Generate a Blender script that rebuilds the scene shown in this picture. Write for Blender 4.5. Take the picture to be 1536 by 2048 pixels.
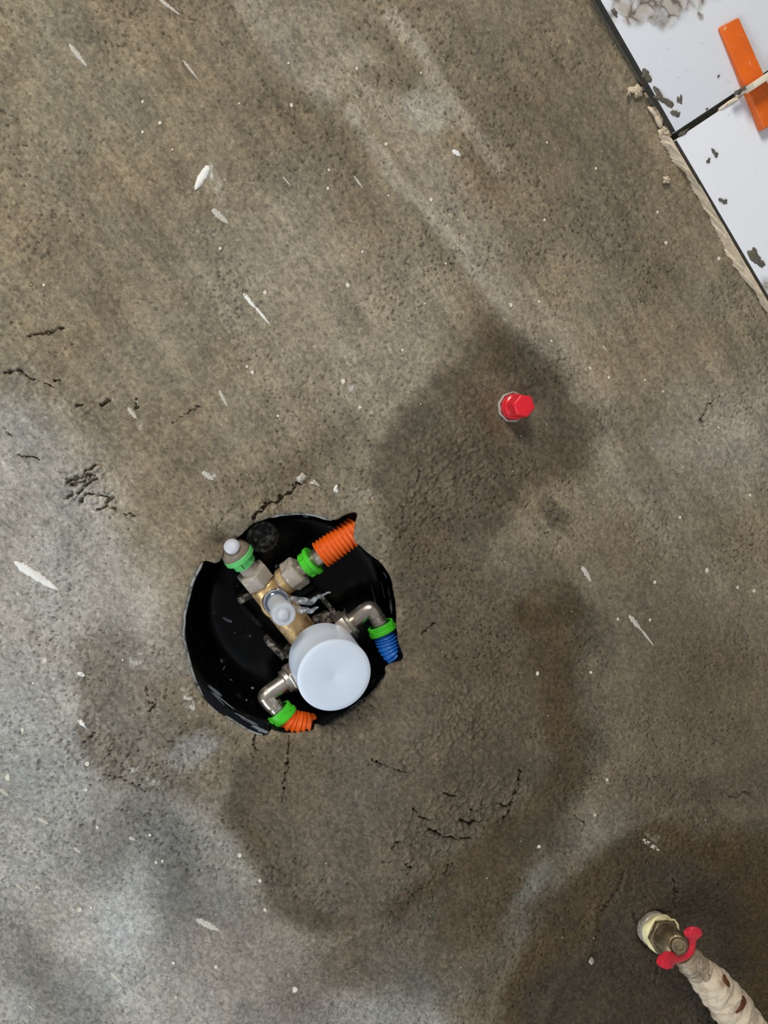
import bpy, bmesh, math, random
import numpy as np
from mathutils import Vector, Matrix

# ------------------------------------------------------------------ camera, world, lights, exposure
F_PX = 1538.0                      # focal length in pixels of the 1536x2048 frame
VP = (430.0, 860.0)                # where the wall normal meets the picture
DIST = 0.585                       # camera to wall, metres
Z0 = 1.25                          # height of the camera above the floor


def _ray(u, v):
    return np.array([u - 768.0, v - 1024.0, F_PX])


DN = _ray(*VP); DN /= np.linalg.norm(DN)                 # into the wall (world +Y) in camera axes
_n = np.cross(_ray(1203, 0), _ray(1536, 588))            # the free edge of the tiles is plumb
UP = np.cross(_n, DN); UP /= np.linalg.norm(UP)
if UP[1] > 0:
    UP = -UP
EX = np.cross(UP, DN) * -1.0
EX = np.cross(DN, UP)                                    # world +X in camera axes


def P(u, v, h=0.0):
    """point that lies h metres in front of the wall plane"""
    r = _ray(u, v)
    p = r * ((DIST - h) / float(r @ DN))
    return np.array([p @ EX, -h, p @ UP + Z0])


def MPP(u, v, h=0.0):
    return 0.5 * (np.linalg.norm(P(u + 1, v, h) - P(u, v, h)) + np.linalg.norm(P(u, v + 1, h) - P(u, v, h)))


def project(X, Z):
    """pixel of wall-plane points (arrays)"""
    x = X; z = Z - Z0
    c = EX[:, None] * x + UP[:, None] * z + DN[:, None] * DIST
    return 768 + F_PX * c[0] / c[2], 1024 + F_PX * c[1] / c[2]


for o in list(bpy.data.objects):
    bpy.data.objects.remove(o)
scene = bpy.context.scene
col = scene.collection

cam_d = bpy.data.cameras.new('camera')
cam = bpy.data.objects.new('camera', cam_d); col.objects.link(cam)
cam_d.sensor_fit = 'VERTICAL'; cam_d.sensor_height = 36.0
cam_d.lens = 36.0 * F_PX / 2048.0
cam_d.clip_start = 0.01
M = np.array([EX, DN, UP])         # rows: world axes in camera (x right, y down, z forward)
rx = M @ np.array([1, 0, 0]); ry = M @ np.array([0, -1, 0]); rz = M @ np.array([0, 0, -1])
cam.matrix_world = Matrix(((rx[0], ry[0], rz[0], 0), (rx[1], ry[1], rz[1], -DIST), (rx[2], ry[2], rz[2], Z0), (0, 0, 0, 1)))
scene.camera = cam

w = bpy.data.worlds.new('room_light'); scene.world = w; w.use_nodes = True
w.node_tree.nodes['Background'].inputs[0].default_value = (0.95, 0.96, 1.0, 1)
w.node_tree.nodes['Background'].inputs[1].default_value = 0.27


def area(name, loc, target, sx, sy, power, color):
    l = bpy.data.lights.new(name, 'AREA'); l.shape = 'RECTANGLE'; l.size = sx; l.size_y = sy
    l.energy = power; l.color = color
    o = bpy.data.objects.new(name, l); col.objects.link(o); o.location = loc
    d = Vector(target) - Vector(loc)
    o.rotation_euler = d.to_track_quat('-Z', 'Y').to_euler()
    return o


# lamp under the ceiling (warm) and daylight from a window on the left (cool)
area('ceiling_lamp', (0.55, -1.6, Z0 + 1.75), (0.1, 0, Z0 - 0.15), 0.7, 0.7, 41, (1.0, 0.955, 0.89))
area('window_light', (-1.7, -1.0, Z0 - 0.25), (-0.2, 0, Z0 - 0.3), 0.8, 1.1, 23, (0.80, 0.90, 1.0))
scene.view_settings.view_transform = 'Standard'
scene.view_settings.look = 'None'
scene.view_settings.exposure = 0.0
scene.view_settings.gamma = 1.0
scene.view_settings.use_curve_mapping = False

random.seed(4)
RNG = np.random.RandomState(7)

# ------------------------------------------------------------------ helpers


def s2l(c):
    return tuple((x / 255.0 / 12.92) if x / 255.0 <= 0.04045 else ((x / 255.0 + 0.055) / 1.055) ** 2.4 for x in c)


def mat(name, base, rough=0.5, metal=0.0, var=0.0, scale=200.0, bump=0.0, bscale=600.0, dirt=None, dirt_amt=0.5,
        dirt_scale=120.0, spec=0.5, sss=0.0, trans=0.0, coat=0.0, linear=False, ior=1.45):
    m = bpy.data.materials.new(name); m.use_nodes = True
    nt = m.node_tree; N = nt.nodes; L = nt.links
    b = N['Principled BSDF']
    c = base if linear else s2l(base)
    b.inputs['Roughness'].default_value = rough
    b.inputs['Metallic'].default_value = metal
    b.inputs['Specular IOR Level'].default_value = spec
    b.inputs['Subsurface Weight'].default_value = sss
    b.inputs['Subsurface Radius'].default_value = (0.01, 0.01, 0.01)
    b.inputs['Subsurface Scale'].default_value = 0.3
    b.inputs['Transmission Weight'].default_value = trans
    b.inputs['Coat Weight'].default_value = coat
    b.inputs['IOR'].default_value = ior
    tc = N.new('ShaderNodeTexCoord')
    src = None
    if var > 0:
        n = N.new('ShaderNodeTexNoise'); n.inputs['Scale'].default_value = scale; n.inputs['Detail'].default_value = 4
        L.new(tc.outputs['Object'], n.inputs['Vector'])
        r = N.new('ShaderNodeValToRGB')
        r.color_ramp.elements[0].position = 0.3; r.color_ramp.elements[1].position = 0.7
        r.color_ramp.elements[0].color = tuple(x * (1 - var) for x in c) + (1,)
        r.color_ramp.elements[1].color = tuple(min(1, x * (1 + var)) for x in c) + (1,)
        L.new(n.outputs['Fac'], r.inputs['Fac']); src = r.outputs['Color']
    if dirt is not None:
        n = N.new('ShaderNodeTexNoise'); n.inputs['Scale'].default_value = dirt_scale; n.inputs['Detail'].default_value = 6
        n.inputs['Roughness'].default_value = 0.7
        L.new(tc.outputs['Object'], n.inputs['Vector'])
        r = N.new('ShaderNodeValToRGB')
        e = 1.0 - dirt_amt
        r.color_ramp.elements[0].position = 0.25 + 0.5 * e - 0.06; r.color_ramp.elements[1].position = 0.25 + 0.5 * e + 0.08
        L.new(n.outputs['Fac'], r.inputs['Fac'])
        mx = N.new('ShaderNodeMix'); mx.data_type = 'RGBA'
        L.new(r.outputs['Color'], mx.inputs[0])
        if src is not None:
            L.new(src, mx.inputs[6])
        else:
            mx.inputs[6].default_value = c + (1,)
        mx.inputs[7].default_value = s2l(dirt) + (1,)
        src = mx.outputs[2]
        if metal > 0:
            iv = N.new('ShaderNodeMath'); iv.operation = 'MULTIPLY_ADD'
            L.new(r.outputs['Color'], iv.inputs[0]); iv.inputs[1].default_value = -metal; iv.inputs[2].default_value = metal
            L.new(iv.outputs[0], b.inputs['Metallic'])
        rr = N.new('ShaderNodeMath'); rr.operation = 'MULTIPLY_ADD'
        L.new(r.outputs['Color'], rr.inputs[0]); rr.inputs[1].default_value = 0.85 - rough; rr.inputs[2].default_value = rough
        L.new(rr.outputs[0], b.inputs['Roughness'])
    if src is not None:
        L.new(src, b.inputs['Base Color'])
    else:
        b.inputs['Base Color'].default_value = tuple(c) + (1,)
    if bump > 0:
        n = N.new('ShaderNodeTexNoise'); n.inputs['Scale'].default_value = bscale; n.inputs['Detail'].default_value = 5
        L.new(tc.outputs['Object'], n.inputs['Vector'])
        bp = N.new('ShaderNodeBump'); bp.inputs['Strength'].default_value = bump; bp.inputs['Distance'].default_value = 0.0006
        L.new(n.outputs['Fac'], bp.inputs['Height']); L.new(bp.outputs['Normal'], b.inputs['Normal'])
    return m


ORIGIN = {}


def empty(name, loc, label=None, cat=None, group=None):
    o = bpy.data.objects.new(name, None); col.objects.link(o)
    o.empty_display_size = 0.02
    o.location = tuple(float(x) for x in loc)
    ORIGIN[o.name] = np.array(loc, float)
    if label: o['label'] = label
    if cat: o['category'] = cat
    if group: o['group'] = group
    return o


def build(name, verts, faces, m, parent=None, smooth=True, sharp=40, label=None, kind=None, origin=None):
    V = np.asarray(verts, float)
    if parent is not None:
        org = ORIGIN[parent.name]
    elif origin is not None:
        org = np.asarray(origin, float)
    else:
        org = np.zeros(3)
    me = bpy.data.meshes.new(name)
    me.from_pydata((V - org).tolist(), [], faces)
    me.update()
    bm = bmesh.new(); bm.from_mesh(me); bmesh.ops.recalc_face_normals(bm, faces=bm.faces); bm.to_mesh(me); bm.free()
    me.materials.append(m)
    if smooth:
        me.polygons.foreach_set('use_smooth', [True] * len(me.polygons))
        me.set_sharp_from_angle(angle=math.radians(sharp))
    o = bpy.data.objects.new(name, me); col.objects.link(o)
    if parent is not None:
        o.parent = parent
    else:
        o.location = tuple(org)
    ORIGIN[o.name] = org
    if label: o['label'] = label
    if kind: o['kind'] = kind
    return o


def frame(axis):
    a = np.array(axis, float); a /= np.linalg.norm(a)
    t = np.array([0, 0, 1.0]) if abs(a[2]) < 0.9 else np.array([1.0, 0, 0])
    x = np.cross(t, a); x /= np.linalg.norm(x)
    return a, x, np.cross(a, x)


def lathe(O, axis, prof, n=32, rot=0.0, cap0=True, cap1=True):
    a, x, y = frame(axis)
    V = []; Fc = []
    for (s, r) in prof:
        for k in range(n):
            t = rot + 2 * math.pi * k / n
            V.append(np.array(O) + a * s + r * (math.cos(t) * x + math.sin(t) * y))
    for i in range(len(prof) - 1):
        for k in range(n):
            k2 = (k + 1) % n
            Fc.append((i * n + k, i * n + k2, (i + 1) * n + k2, (i + 1) * n + k))
    if cap0: Fc.append(tuple(range(n - 1, -1, -1)))
    if cap1: Fc.append(tuple((len(prof) - 1) * n + k for k in range(n)))
    return V, Fc


def catmull(pts, n):
    pts = [np.asarray(p, float) for p in pts]
    Q = [2 * pts[0] - pts[1]] + pts + [2 * pts[-1] - pts[-2]]
    out = []
    m = len(pts) - 1
    for k in range(n):
        t = k / (n - 1) * m
        i = min(int(t), m - 1); f = t - i
        p0, p1, p2, p3 = Q[i], Q[i + 1], Q[i + 2], Q[i + 3]
        out.append(0.5 * ((2 * p1) + (p2 - p0) * f + (2 * p0 - 5 * p1 + 4 * p2 - p3) * f * f + (3 * p1 - p0 - 3 * p2 + p3) * f ** 3))
    return np.array(out)


def sweep(path, rad, n=24, caps=True, shape=None):
    """tube along path; rad(i, theta_index)->radius or array of radii"""
    path = np.asarray(path); m = len(path)
    T = np.gradient(path, axis=0); T /= np.linalg.norm(T, axis=1)[:, None]
    a, x, y = frame(T[0])
    V = []; Fc = []
    for i in range(m):
        x = x - T[i] * (x @ T[i]); x /= np.linalg.norm(x); y = np.cross(T[i], x)
        for k in range(n):
            t = 2 * math.pi * k / n
            r = rad(i, t) if callable(rad) else rad[i]
            V.append(path[i] + r * (math.cos(t) * x + math.sin(t) * y))
    for i in range(m - 1):
        for k in range(n):
            k2 = (k + 1) % n
            Fc.append((i * n + k, i * n + k2, (i + 1) * n + k2, (i + 1) * n + k))
    if caps:
        Fc.append(tuple(range(n - 1, -1, -1))); Fc.append(tuple((m - 1) * n + k for k in range(n)))
    return V, Fc


def prism(bottom, top):
    n = len(bottom)
    V = list(bottom) + list(top)
    Fc = [tuple(range(n - 1, -1, -1)), tuple(range(n, 2 * n))]
    for k in range(n):
        k2 = (k + 1) % n
        Fc.append((k, k2, n + k2, n + k))
    return V, Fc


def bevel(o, width, segs=2, angle=30):
    bm = bmesh.new(); bm.from_mesh(o.data)
    ed = [e for e in bm.edges if e.is_manifold and e.calc_face_angle(0) > math.radians(angle)]
    bmesh.ops.bevel(bm, geom=ed, offset=width, segments=segs, profile=0.5, affect='EDGES', clamp_overlap=True)
    bm.to_mesh(o.data); bm.free()
    o.data.polygons.foreach_set('use_smooth', [True] * len(o.data.polygons))
    o.data.set_sharp_from_angle(angle=math.radians(50))
    return o


def bar(p, q, wid, hgt, m, name, parent, label=None, bev=0.0006):
    """bar lying parallel to the wall between two points"""
    p = np.array(p); q = np.array(q)
    d = q - p; d /= np.linalg.norm(d)
    nrm = np.array([0, -1.0, 0]); s = np.cross(d, nrm); s /= np.linalg.norm(s); u = np.cross(s, d)
    B = [p - s * wid / 2, q - s * wid / 2, q + s * wid / 2, p + s * wid / 2]
    Tt = [b + u * hgt for b in B]
    V, Fc = prism(B, Tt)
    o = build(name, V, Fc, m, parent, smooth=False, label=label)
    return bevel(o, bev, 2)


_tab = {}


def vnoise(x, y, seed):
    if seed not in _tab:
        _tab[seed] = np.random.RandomState(seed).rand(256, 256).astype(np.float32)
    T = _tab[seed]
    xi = np.floor(x).astype(np.int64); yi = np.floor(y).astype(np.int64)
    fx = (x - xi).astype(np.float32); fy = (y - yi).astype(np.float32)
    fx = fx * fx * fx * (fx * (fx * 6 - 15) + 10); fy = fy * fy * fy * (fy * (fy * 6 - 15) + 10)
    x0 = xi & 255; x1 = (xi + 1) & 255; y0 = yi & 255; y1 = (yi + 1) & 255
    a = T[x0, y0]; b = T[x1, y0]; c = T[x0, y1]; d = T[x1, y1]
    return (a + (b - a) * fx) * (1 - fy) + (c + (d - c) * fx) * fy


def fbm(x, y, seed, octv=4, gain=0.5):
    s = 0; a = 1.0; t = 0
    for k in range(octv):
        s = s + a * vnoise(x * 2 ** k + 17.3 * k, y * 2 ** k + 5.1 * k, seed + k); t += a; a *= gain
    return s / t


def sstep(a, b, x):
    t = np.clip((x - a) / (b - a), 0, 1)
    return t * t * (3 - 2 * t)


def poly_sdf(px, py, poly, near=False):
    """signed distance to a closed polygon, positive outside"""
    d2 = np.full(px.shape, 1e18); ins = np.zeros(px.shape, bool)
    nx = np.zeros(px.shape); ny = np.zeros(px.shape)
    n = len(poly)
    for i in range(n):
        ax, ay = poly[i]; bx, by = poly[(i + 1) % n]
        ex, ey = bx - ax, by - ay
        t = np.clip(((px - ax) * ex + (py - ay) * ey) / (ex * ex + ey * ey + 1e-18), 0, 1)
        qx = ax + t * ex; qy = ay + t * ey
        dd = (px - qx) ** 2 + (py - qy) ** 2
        mk = dd < d2
        d2 = np.where(mk, dd, d2)
        if near:
            nx = np.where(mk, qx, nx); ny = np.where(mk, qy, ny)
        if abs(by - ay) > 1e-12:
            c = ((ay > py) != (by > py)) & (px < ex * (py - ay) / (by - ay) + ax)
            ins ^= c
    d = np.sqrt(d2); d = np.where(ins, -d, d)
    return (d, nx, ny) if near else d


def line_dist(px, py, pts):
    d2 = np.full(px.shape, 1e18)
    for (ax, ay), (bx, by) in zip(pts[:-1], pts[1:]):
        ex, ey = bx - ax, by - ay
        t = np.clip(((px - ax) * ex + (py - ay) * ey) / (ex * ex + ey * ey + 1e-9), 0, 1)
        d2 = np.minimum(d2, (px - ax - t * ex) ** 2 + (py - ay - t * ey) ** 2)
    return np.sqrt(d2)


# ------------------------------------------------------------------ the plastered wall
# opening over the mixer box: outline on the wall plane
HOLE_PX = [(535, 1036), (568, 1029), (600, 1026), (630, 1029), (652, 1036), (672, 1041), (692, 1030), (706, 1025), (716, 1030), (712, 1050),
           (709, 1080), (722, 1094), (737, 1107), (766, 1130), (783, 1163), (791, 1195), (793, 1228), (795, 1260), (799, 1290),
           (807, 1314), (800, 1324), (782, 1330), (773, 1338), (770, 1357), (740, 1394), (698, 1426), (652, 1453), (640, 1453), (632, 1450), (625, 1463),
           (600, 1468), (565, 1468), (545, 1462), (535, 1473), (520, 1474), (480, 1456), (438, 1426), (405, 1394), (386, 1355),
           (373, 1309), (367, 1267), (369, 1228), (379, 1182), (395, 1143), (410, 1124), (430, 1128), (444, 1120), (452, 1100), (468, 1086), (486, 1070), (506, 1048)]
_hp = np.array([P(u, v)[[0, 2]] for u, v in HOLE_PX])
_hc = catmull(np.vstack([_hp, _hp[:1]]), 241)[:-1]
_ang = np.linspace(0, 2 * np.pi, 241)[:-1]
_rag = (fbm(np.arange(240) * 0.23, np.zeros(240), 91, 3) - 0.5) * 0.0016
_ctr = _hc.mean(axis=0)
_dir = _hc - _ctr; _dir /= np.linalg.norm(_dir, axis=1)[:, None]
HOLE = _hc + _dir * _rag[:, None]

# grid, aligned with the shorter side of the worked area, finer inside
ga = P(1000, 900) - P(0, 900); ga /= np.linalg.norm(ga); A2 = np.array([ga[0], ga[2]])
B2 = np.array([A2[1], -A2[0]])
if (P(768, 1200) - P(768, 900))[[0, 2]] @ B2 < 0:
    B2 = -B2
cor = np.array([P(u, v)[[0, 2]] for u, v in [(-30, -30), (1566, -30), (-30, 2078), (1566, 2078)]])
ca = cor @ A2; cb = cor @ B2
STEP = 0.0008
fa = np.arange(ca.min(), ca.max(), STEP); fb = np.arange(cb.min(), cb.max(), STEP)
ext = np.cumsum(np.concatenate([np.minimum(0.0009 * 1.06 ** np.arange(66), 0.0036), 0.0045 * 1.35 ** np.arange(15)]))
ga_ = np.concatenate([fa[0] - ext[::-1], fa, fa[-1] + ext]); gb_ = np.concatenate([fb[0] - ext[::-1], fb, fb[-1] + ext])
NA, NB = len(ga_), len(gb_)
GA, GB = np.meshgrid(ga_, gb_, indexing='ij')
X = (GA * A2[0] + GB * B2[0]).ravel(); Z = (GA * A2[1] + GB * B2[1]).ravel()
# signed distance to the opening, and vertices near it snapped on to it
sd = np.full(X.shape, 1.0)
sel = (np.abs(X - _ctr[0]) < 0.14) & (np.abs(Z - _ctr[1]) < 0.14)
d_, nx_, ny_ = poly_sdf(X[sel], Z[sel], [tuple(p) for p in HOLE], near=True)
sd[sel] = d_
snap = np.abs(d_) < 0.62 * STEP
xs = X[sel]; zs = Z[sel]
xs[snap] = nx_[snap]; zs[snap] = ny_[snap]
X[sel] = xs; Z[sel] = zs
rim = np.zeros(X.shape, bool); t_ = np.zeros(len(d_), bool); t_[snap] = True; rim[sel] = t_
sd[rim] = 0.0
U, V_ = project(X, Z)
# millimetre coordinates along / across the plumb trowel direction
XM = X * 1000; ZM = Z * 1000
wu = (fbm(U / 95, V_ / 95, 11, 4) - 0.5); wv = (fbm(U / 95, V_ / 95, 21, 4) - 0.5)
wu2 = (fbm(U / 16, V_ / 16, 13, 3) - 0.5); wv2 = (fbm(U / 16, V_ / 16, 23, 3) - 0.5)
UW = U + wu * 75 + wu2 * 16; VW = V_ + wv * 75 + wv2 * 16       # warped coordinates for irregular patches


def blob(cx, cy, rx, ry, ang=0.0, soft=0.5, k=1.0):
    """soft irregular patch, 1 inside 0 outside; ang in degrees of the long axis"""
    a = math.radians(ang); c, s = math.cos(a), math.sin(a)
    x = UW * k + U * (1 - k) - cx; y = VW * k + V_ * (1 - k) - cy
    r = np.sqrt(((x * c + y * s) / rx) ** 2 + ((-x * s + y * c) / ry) ** 2)
    return 1 - sstep(1 - soft, 1 + soft, r)


def band(pts, wid, soft=0.6, k=1.0):
    x = UW * k + U * (1 - k); y = VW * k + V_ * (1 - k)
    d = line_dist(x, y, pts)
    return 1 - sstep(wid * (1 - soft), wid * (1 + soft), d)


def patch(poly, soft, k=1.0):
    x = UW * k + U * (1 - k); y = VW * k + V_ * (1 - k)
    return 1 - sstep(-soft, soft, poly_sdf(x, y, poly))


# ---- relief (metres towards the room)
H = (fbm(XM / 80, ZM / 80, 31, 3) - 0.5) * 0.0075
H += (fbm(XM / 17, ZM / 30, 41, 3) - 0.5) * 0.0020
H *= 1 - 0.85 * np.exp(-(np.minimum(np.abs(sd), 0.2) / 0.028) ** 2)
H += (fbm(XM / 3.4, ZM / 4.6, 51, 3) - 0.5) * 0.00085
def wdist(u, v):
    q = P(u, v); return np.hypot(X - q[0], Z - q[2]) * 1000
H += (np.exp(-(wdist(900, 1480) / 72) ** 2) * 0.0090 + np.exp(-(wdist(960, 960) / 60) ** 2) * 0.0050) * sstep(0.004, 0.045, sd)
NEW = [(170, 1290), (150, 1400), (160, 1500), (210, 1550), (300, 1572), (430, 1592), (445, 1650), (490, 1730), (530, 1810), (600, 1850), (700, 1895),
       (850, 1800), (1000, 1720), (1100, 1650), (1215, 1530), (1220, 1400), (1190, 1240), (1120, 1180), (1010, 1130), (1060, 1010), (1165, 930),
       (1180, 850), (1120, 720), (1050, 650), (960, 670), (860, 770), (740, 880), (640, 960), (500, 1010), (400, 1080), (300, 1200), (230, 1260)]
newp = patch(NEW, 9, 0.5)
newsoft = patch(NEW, 45, 0.6)
H += newsoft * 0.0012 + newp * 0.0009 * sstep(1300, 1600, V_) * (1 - sstep(600, 900, U))
# crumbly torn places
rough = np.clip(blob(880, 950, 66, 170, 32, 0.7) * 1.0 + blob(935, 1420, 60, 110, 30, 0.6) * 0.8 + blob(930, 1625, 120, 62, -18, 0.5) * 0.9
                + blob(255, 1520, 120, 40, 25, 0.6) + blob(190, 1420, 45, 110, 0, 0.6) * 0.8 + blob(110, 790, 120, 40, 28, 0.7) * 0.7 + blob(180, 970, 60, 50, 30, 0.6)
                + blob(410, 440, 28, 75, -28, 0.7) * 0.6 + blob(850, 1715, 70, 55, 0, 0.6) * 0.6 + blob(560, 990, 60, 28, -20, 0.6) * 0.8
                + blob(60, 520, 60, 40, 30, 0.7) * 0.7 + blob(830, 1500, 20, 45, 40, 0.6) * 0.9 + blob(1290, 380, 90, 160, 30, 0.8) * 0.25
                + blob(640, 1480, 120, 22, 0, 0.6) * 0.6 + blob(790, 1280, 25, 80, 0, 0.7) * 0.7 + blob(1340, 1700, 160, 30, -8, 0.6) * 0.4, 0, 1)
rn = np.abs(fbm(XM / 5.2 + wu * 3, ZM / 3.6, 61, 3) - 0.5) * 2
H += rough * (rn - 0.35) * 0.0038 + rough * (fbm(XM / 2.2, ZM / 2.2, 66, 2) - 0.5) * 0.0010
# pits
pit = fbm(XM / 2.6, ZM / 2.0, 71, 2)
pmask = sstep(0.45, 0.65, fbm(XM / 60, ZM / 60, 75, 2)) * 0.75 + 0.2
H -= sstep(0.69, 0.82, pit) * 0.0016 * pmask
# trowel ridges along the plumb direction
tr = fbm(XM / 9 + wu * 0.6, ZM / 130, 81, 3)
H += (tr - 0.5) * 0.0011 * sstep(0, 400, 1250 - V_)
for pts, wd, hh in [([(505, 0), (640, 190), (700, 240), (760, 290), (880, 450), (1000, 590), (1110, 720)], 9, 0.0006),
                    ([(800, 40), (870, 150), (950, 260), (990, 330)], 7, 0.0005), ([(860, 290), (900, 380)], 6, 0.0004),
                    ([(700, 230), (745, 300)], 10, 0.0006), ([(640, 180), (655, 190)], 12, 0.0006),
                    ([(1080, 690), (1180, 800), (1260, 960)], 12, 0.0004), ([(1090, 1760), (1060, 1830), (1045, 1900)], 10, 0.0007),
                    ([(1180, 1880), (1120, 1990), (1090, 2048)], 9, 0.0012), ([(1195, 1820), (1185, 1860)], 7, 0.0016),
                    ([(985, 1245), (1000, 1180)], 30, 0.0010), ([(870, 1320), (800, 1480), (740, 1560)], 35, 0.0010),
                    ([(700, 1480), (850, 1530), (1000, 1470)], 30, 0.0010), ([(780, 1155), (900, 1120), (980, 1130)], 8, 0.0008)]:
    H += band(pts, wd, 0.8, 0.35) * hh
H -= blob(450, 1480, 60, 40, 0, 0.8) * 0.0016
H -= blob(1300, 1980, 130, 130, 0, 0.9) * 0.0030
# cracks
CR = [([(52, 678), (66, 673), (84, 669), (109, 665), (124, 652)], 2.6, 2.6), ([(8, 742), (40, 742), (52, 748), (78, 762), (108, 778)], 2.2, 2.0),
      ([(190, 930), (172, 946), (150, 960), (133, 970)], 3.6, 3.2), ([(183, 950), (160, 964), (146, 973)], 2.8, 3.0),
      ([(190, 957), (170, 969), (158, 988)], 3.0, 3.0), ([(151, 980), (136, 993)], 2.8, 2.6),
      ([(159, 1003), (182, 987), (205, 993), (224, 994), (214, 1010), (200, 1020)], 3.2, 3.2), ([(215, 1012), (245, 1025), (270, 1030)], 2.4, 2.0),
      ([(510, 1038), (524, 1018), (538, 1004), (560, 1001), (574, 990), (588, 980), (597, 966)], 3.4, 3.4),
      ([(581, 1472), (577, 1512), (570, 1553), (566, 1580), (562, 1610)], 1.7, 2.8), ([(510, 1472), (509, 1500)], 2.6, 2.8),
      ([(736, 1511), (760, 1518), (785, 1530), (806, 1533)], 1.6, 2.6),
      ([(858, 1655), (872, 1659), (885, 1670), (907, 1673), (940, 1674)], 3.4, 3.8), ([(822, 1616), (836, 1629), (856, 1635)], 2.4, 3.2),
      ([(916, 1635), (926, 1638), (942, 1642)], 4.2, 4.0), ([(942, 1641), (975, 1637)], 1.6, 2.4), ([(934, 1612), (948, 1621)], 3.0, 3.2),
      ([(992, 1606), (1012, 1608), (1022, 1602), (1028, 1585), (1034, 1562), (1036, 1534)], 2.4, 3.4), ([(985, 1645), (1000, 1637), (1016, 1621), (1022, 1604)], 2.8, 3.0),
      ([(884, 1577), (895, 1581), (908, 1582)], 2.6, 3.0), ([(786, 1692), (798, 1680)], 2.6, 3.0), ([(811, 1730), (824, 1738)], 3.2, 3.4), ([(770, 1722), (779, 1726)], 4, 3.4),
      ([(825, 1783), (858, 1763), (885, 1745), (905, 1722)], 1.5, 1.4), ([(1153, 1628), (1163, 1645), (1170, 1662)], 1.6, 2.4),
      ([(1425, 800), (1408, 820), (1402, 840), (1407, 862)], 2.4, 2.2), ([(1348, 1760), (1352, 1790), (1352, 1822)], 3.0, 2.4),
      ([(1254, 1750), (1235, 1795), (1210, 1825)], 4.0, 2.2), ([(293, 1375), (300, 1400), (318, 1406)], 2.0, 2.6), ([(300, 1420), (316, 1407)], 1.8, 2.2),
      ([(205, 810), (218, 799)], 3.4, 2.8), ([(122, 762), (112, 764)], 4.0, 2.8), ([(276, 800), (270, 818)], 2.0, 2.4), ([(157, 812), (165, 806)], 2.6, 2.6),
      ([(835, 945), (832, 962)], 2.4, 1.6),
      ([(1060, 1000), (1050, 1012)], 2.4, 2.2), ([(345, 845), (375, 825), (400, 812)], 1.8, 1.5), ([(6, 855), (24, 876)], 2.0, 1.8), ([(40, 910), (62, 914), (80, 918)], 1.8, 2.0),
      ([(1300, 1840), (1285, 1880), (1292, 1900)], 5, 3.0), ([(1270, 1830), (1282, 1850)], 4, 2.2), ([(1310, 1822), (1340, 1832)], 4, 2.6), ([(1460, 1595), (1505, 1590)], 2.5, 1.6),
      ([(845, 1268), (870, 1250)], 2, 1.8), ([(170, 1480), (192, 1470)], 2.6, 2.4), ([(212, 1552), (250, 1562), (290, 1580)], 2.2, 1.8)]
crack = np.zeros(X.shape)
cu = wu2 * 14 + (vnoise(U / 5, V_ / 5, 15) - 0.5) * 6; cv = wv2 * 14 + (vnoise(U / 5, V_ / 5, 25) - 0.5) * 6
for pts, wd, dep in CR:
    a = np.array(pts); bx0, by0 = a.min(0) - 25; bx1, by1 = a.max(0) + 25
    s_ = np.nonzero((U > bx0) & (U < bx1) & (V_ > by0) & (V_ < by1))[0]
    d = line_dist(U[s_] + cu[s_], V_[s_] + cv[s_], pts)
    wv_ = wd * 0.86 * (0.2 + 1.5 * vnoise(U[s_] / 11, V_[s_] / 11, 35))
    g = 1 - sstep(wv_ * 0.5, wv_ * 1.25, d)
    crack[s_] = np.maximum(crack[s_], g * dep / 1000.0 * 1.6)
    lip = np.exp(-((d - wd * 2.2) / (wd * 1.6)) ** 2)
    H[s_] += lip * 0.00022
H -= crack
# around the outlets and the box
dv = wdist(1308, 1858); dp = wdist(1017, 814)
g_ = np.clip(np.exp(-(dv / 24) ** 4) + np.exp(-(dp / 22) ** 4), 0, 1)
H = H * (1 - g_ * 0.85) - 0.0006 * g_
H -= np.exp(-((dv - 14.5) / 2.6) ** 2) * 0.0028 * (0.5 + fbm(U / 20, V_ / 20, 46, 2))
H += np.exp(-((dv - 24) / 6) ** 2) * 0.0018 * sstep(0.35, 0.7, fbm(U / 45, V_ / 45, 47, 2))

sdm = np.maximum(sd, 0) * 1000
H -= np.where(sd < 0.02, 0.0022 * np.exp(-sdm / 2.2), 0)
fd = wdist(452, 1086)
H -= np.exp(-(fd / 14) ** 2) * 0.0165
H += band([(430, 1060), (470, 1045), (520, 1022)], 16, 0.8, 0.3) * 0.0018
# behind the tiles the plaster is scraped flat
te = np.array([P(1203, 0)[[0, 2]], P(1352, 270)[[0, 2]], P(1536, 588)[[0, 2]]])
tn = te[2] - te[0]; tn /= np.linalg.norm(tn); tperp = np.array([-tn[1], tn[0]])
if tperp @ np.array([1.0, 0]) < 0: tperp = -tperp
tdist = (X - te[0][0]) * tperp[0] + (Z - te[0][1]) * tperp[1]      # >0 behind the tiles
flat = sstep(-0.004, 0.002, tdist)
H = H * (1 - flat) + flat * np.minimum(H, -0.0005)

# ---- colour of the plaster itself (sRGB 0..255, then to linear)
def lay(c, colr, m):
    return c + (np.array(colr, np.float32) - c) * np.clip(m, 0, 1)[:, None].astype(np.float32)

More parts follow.
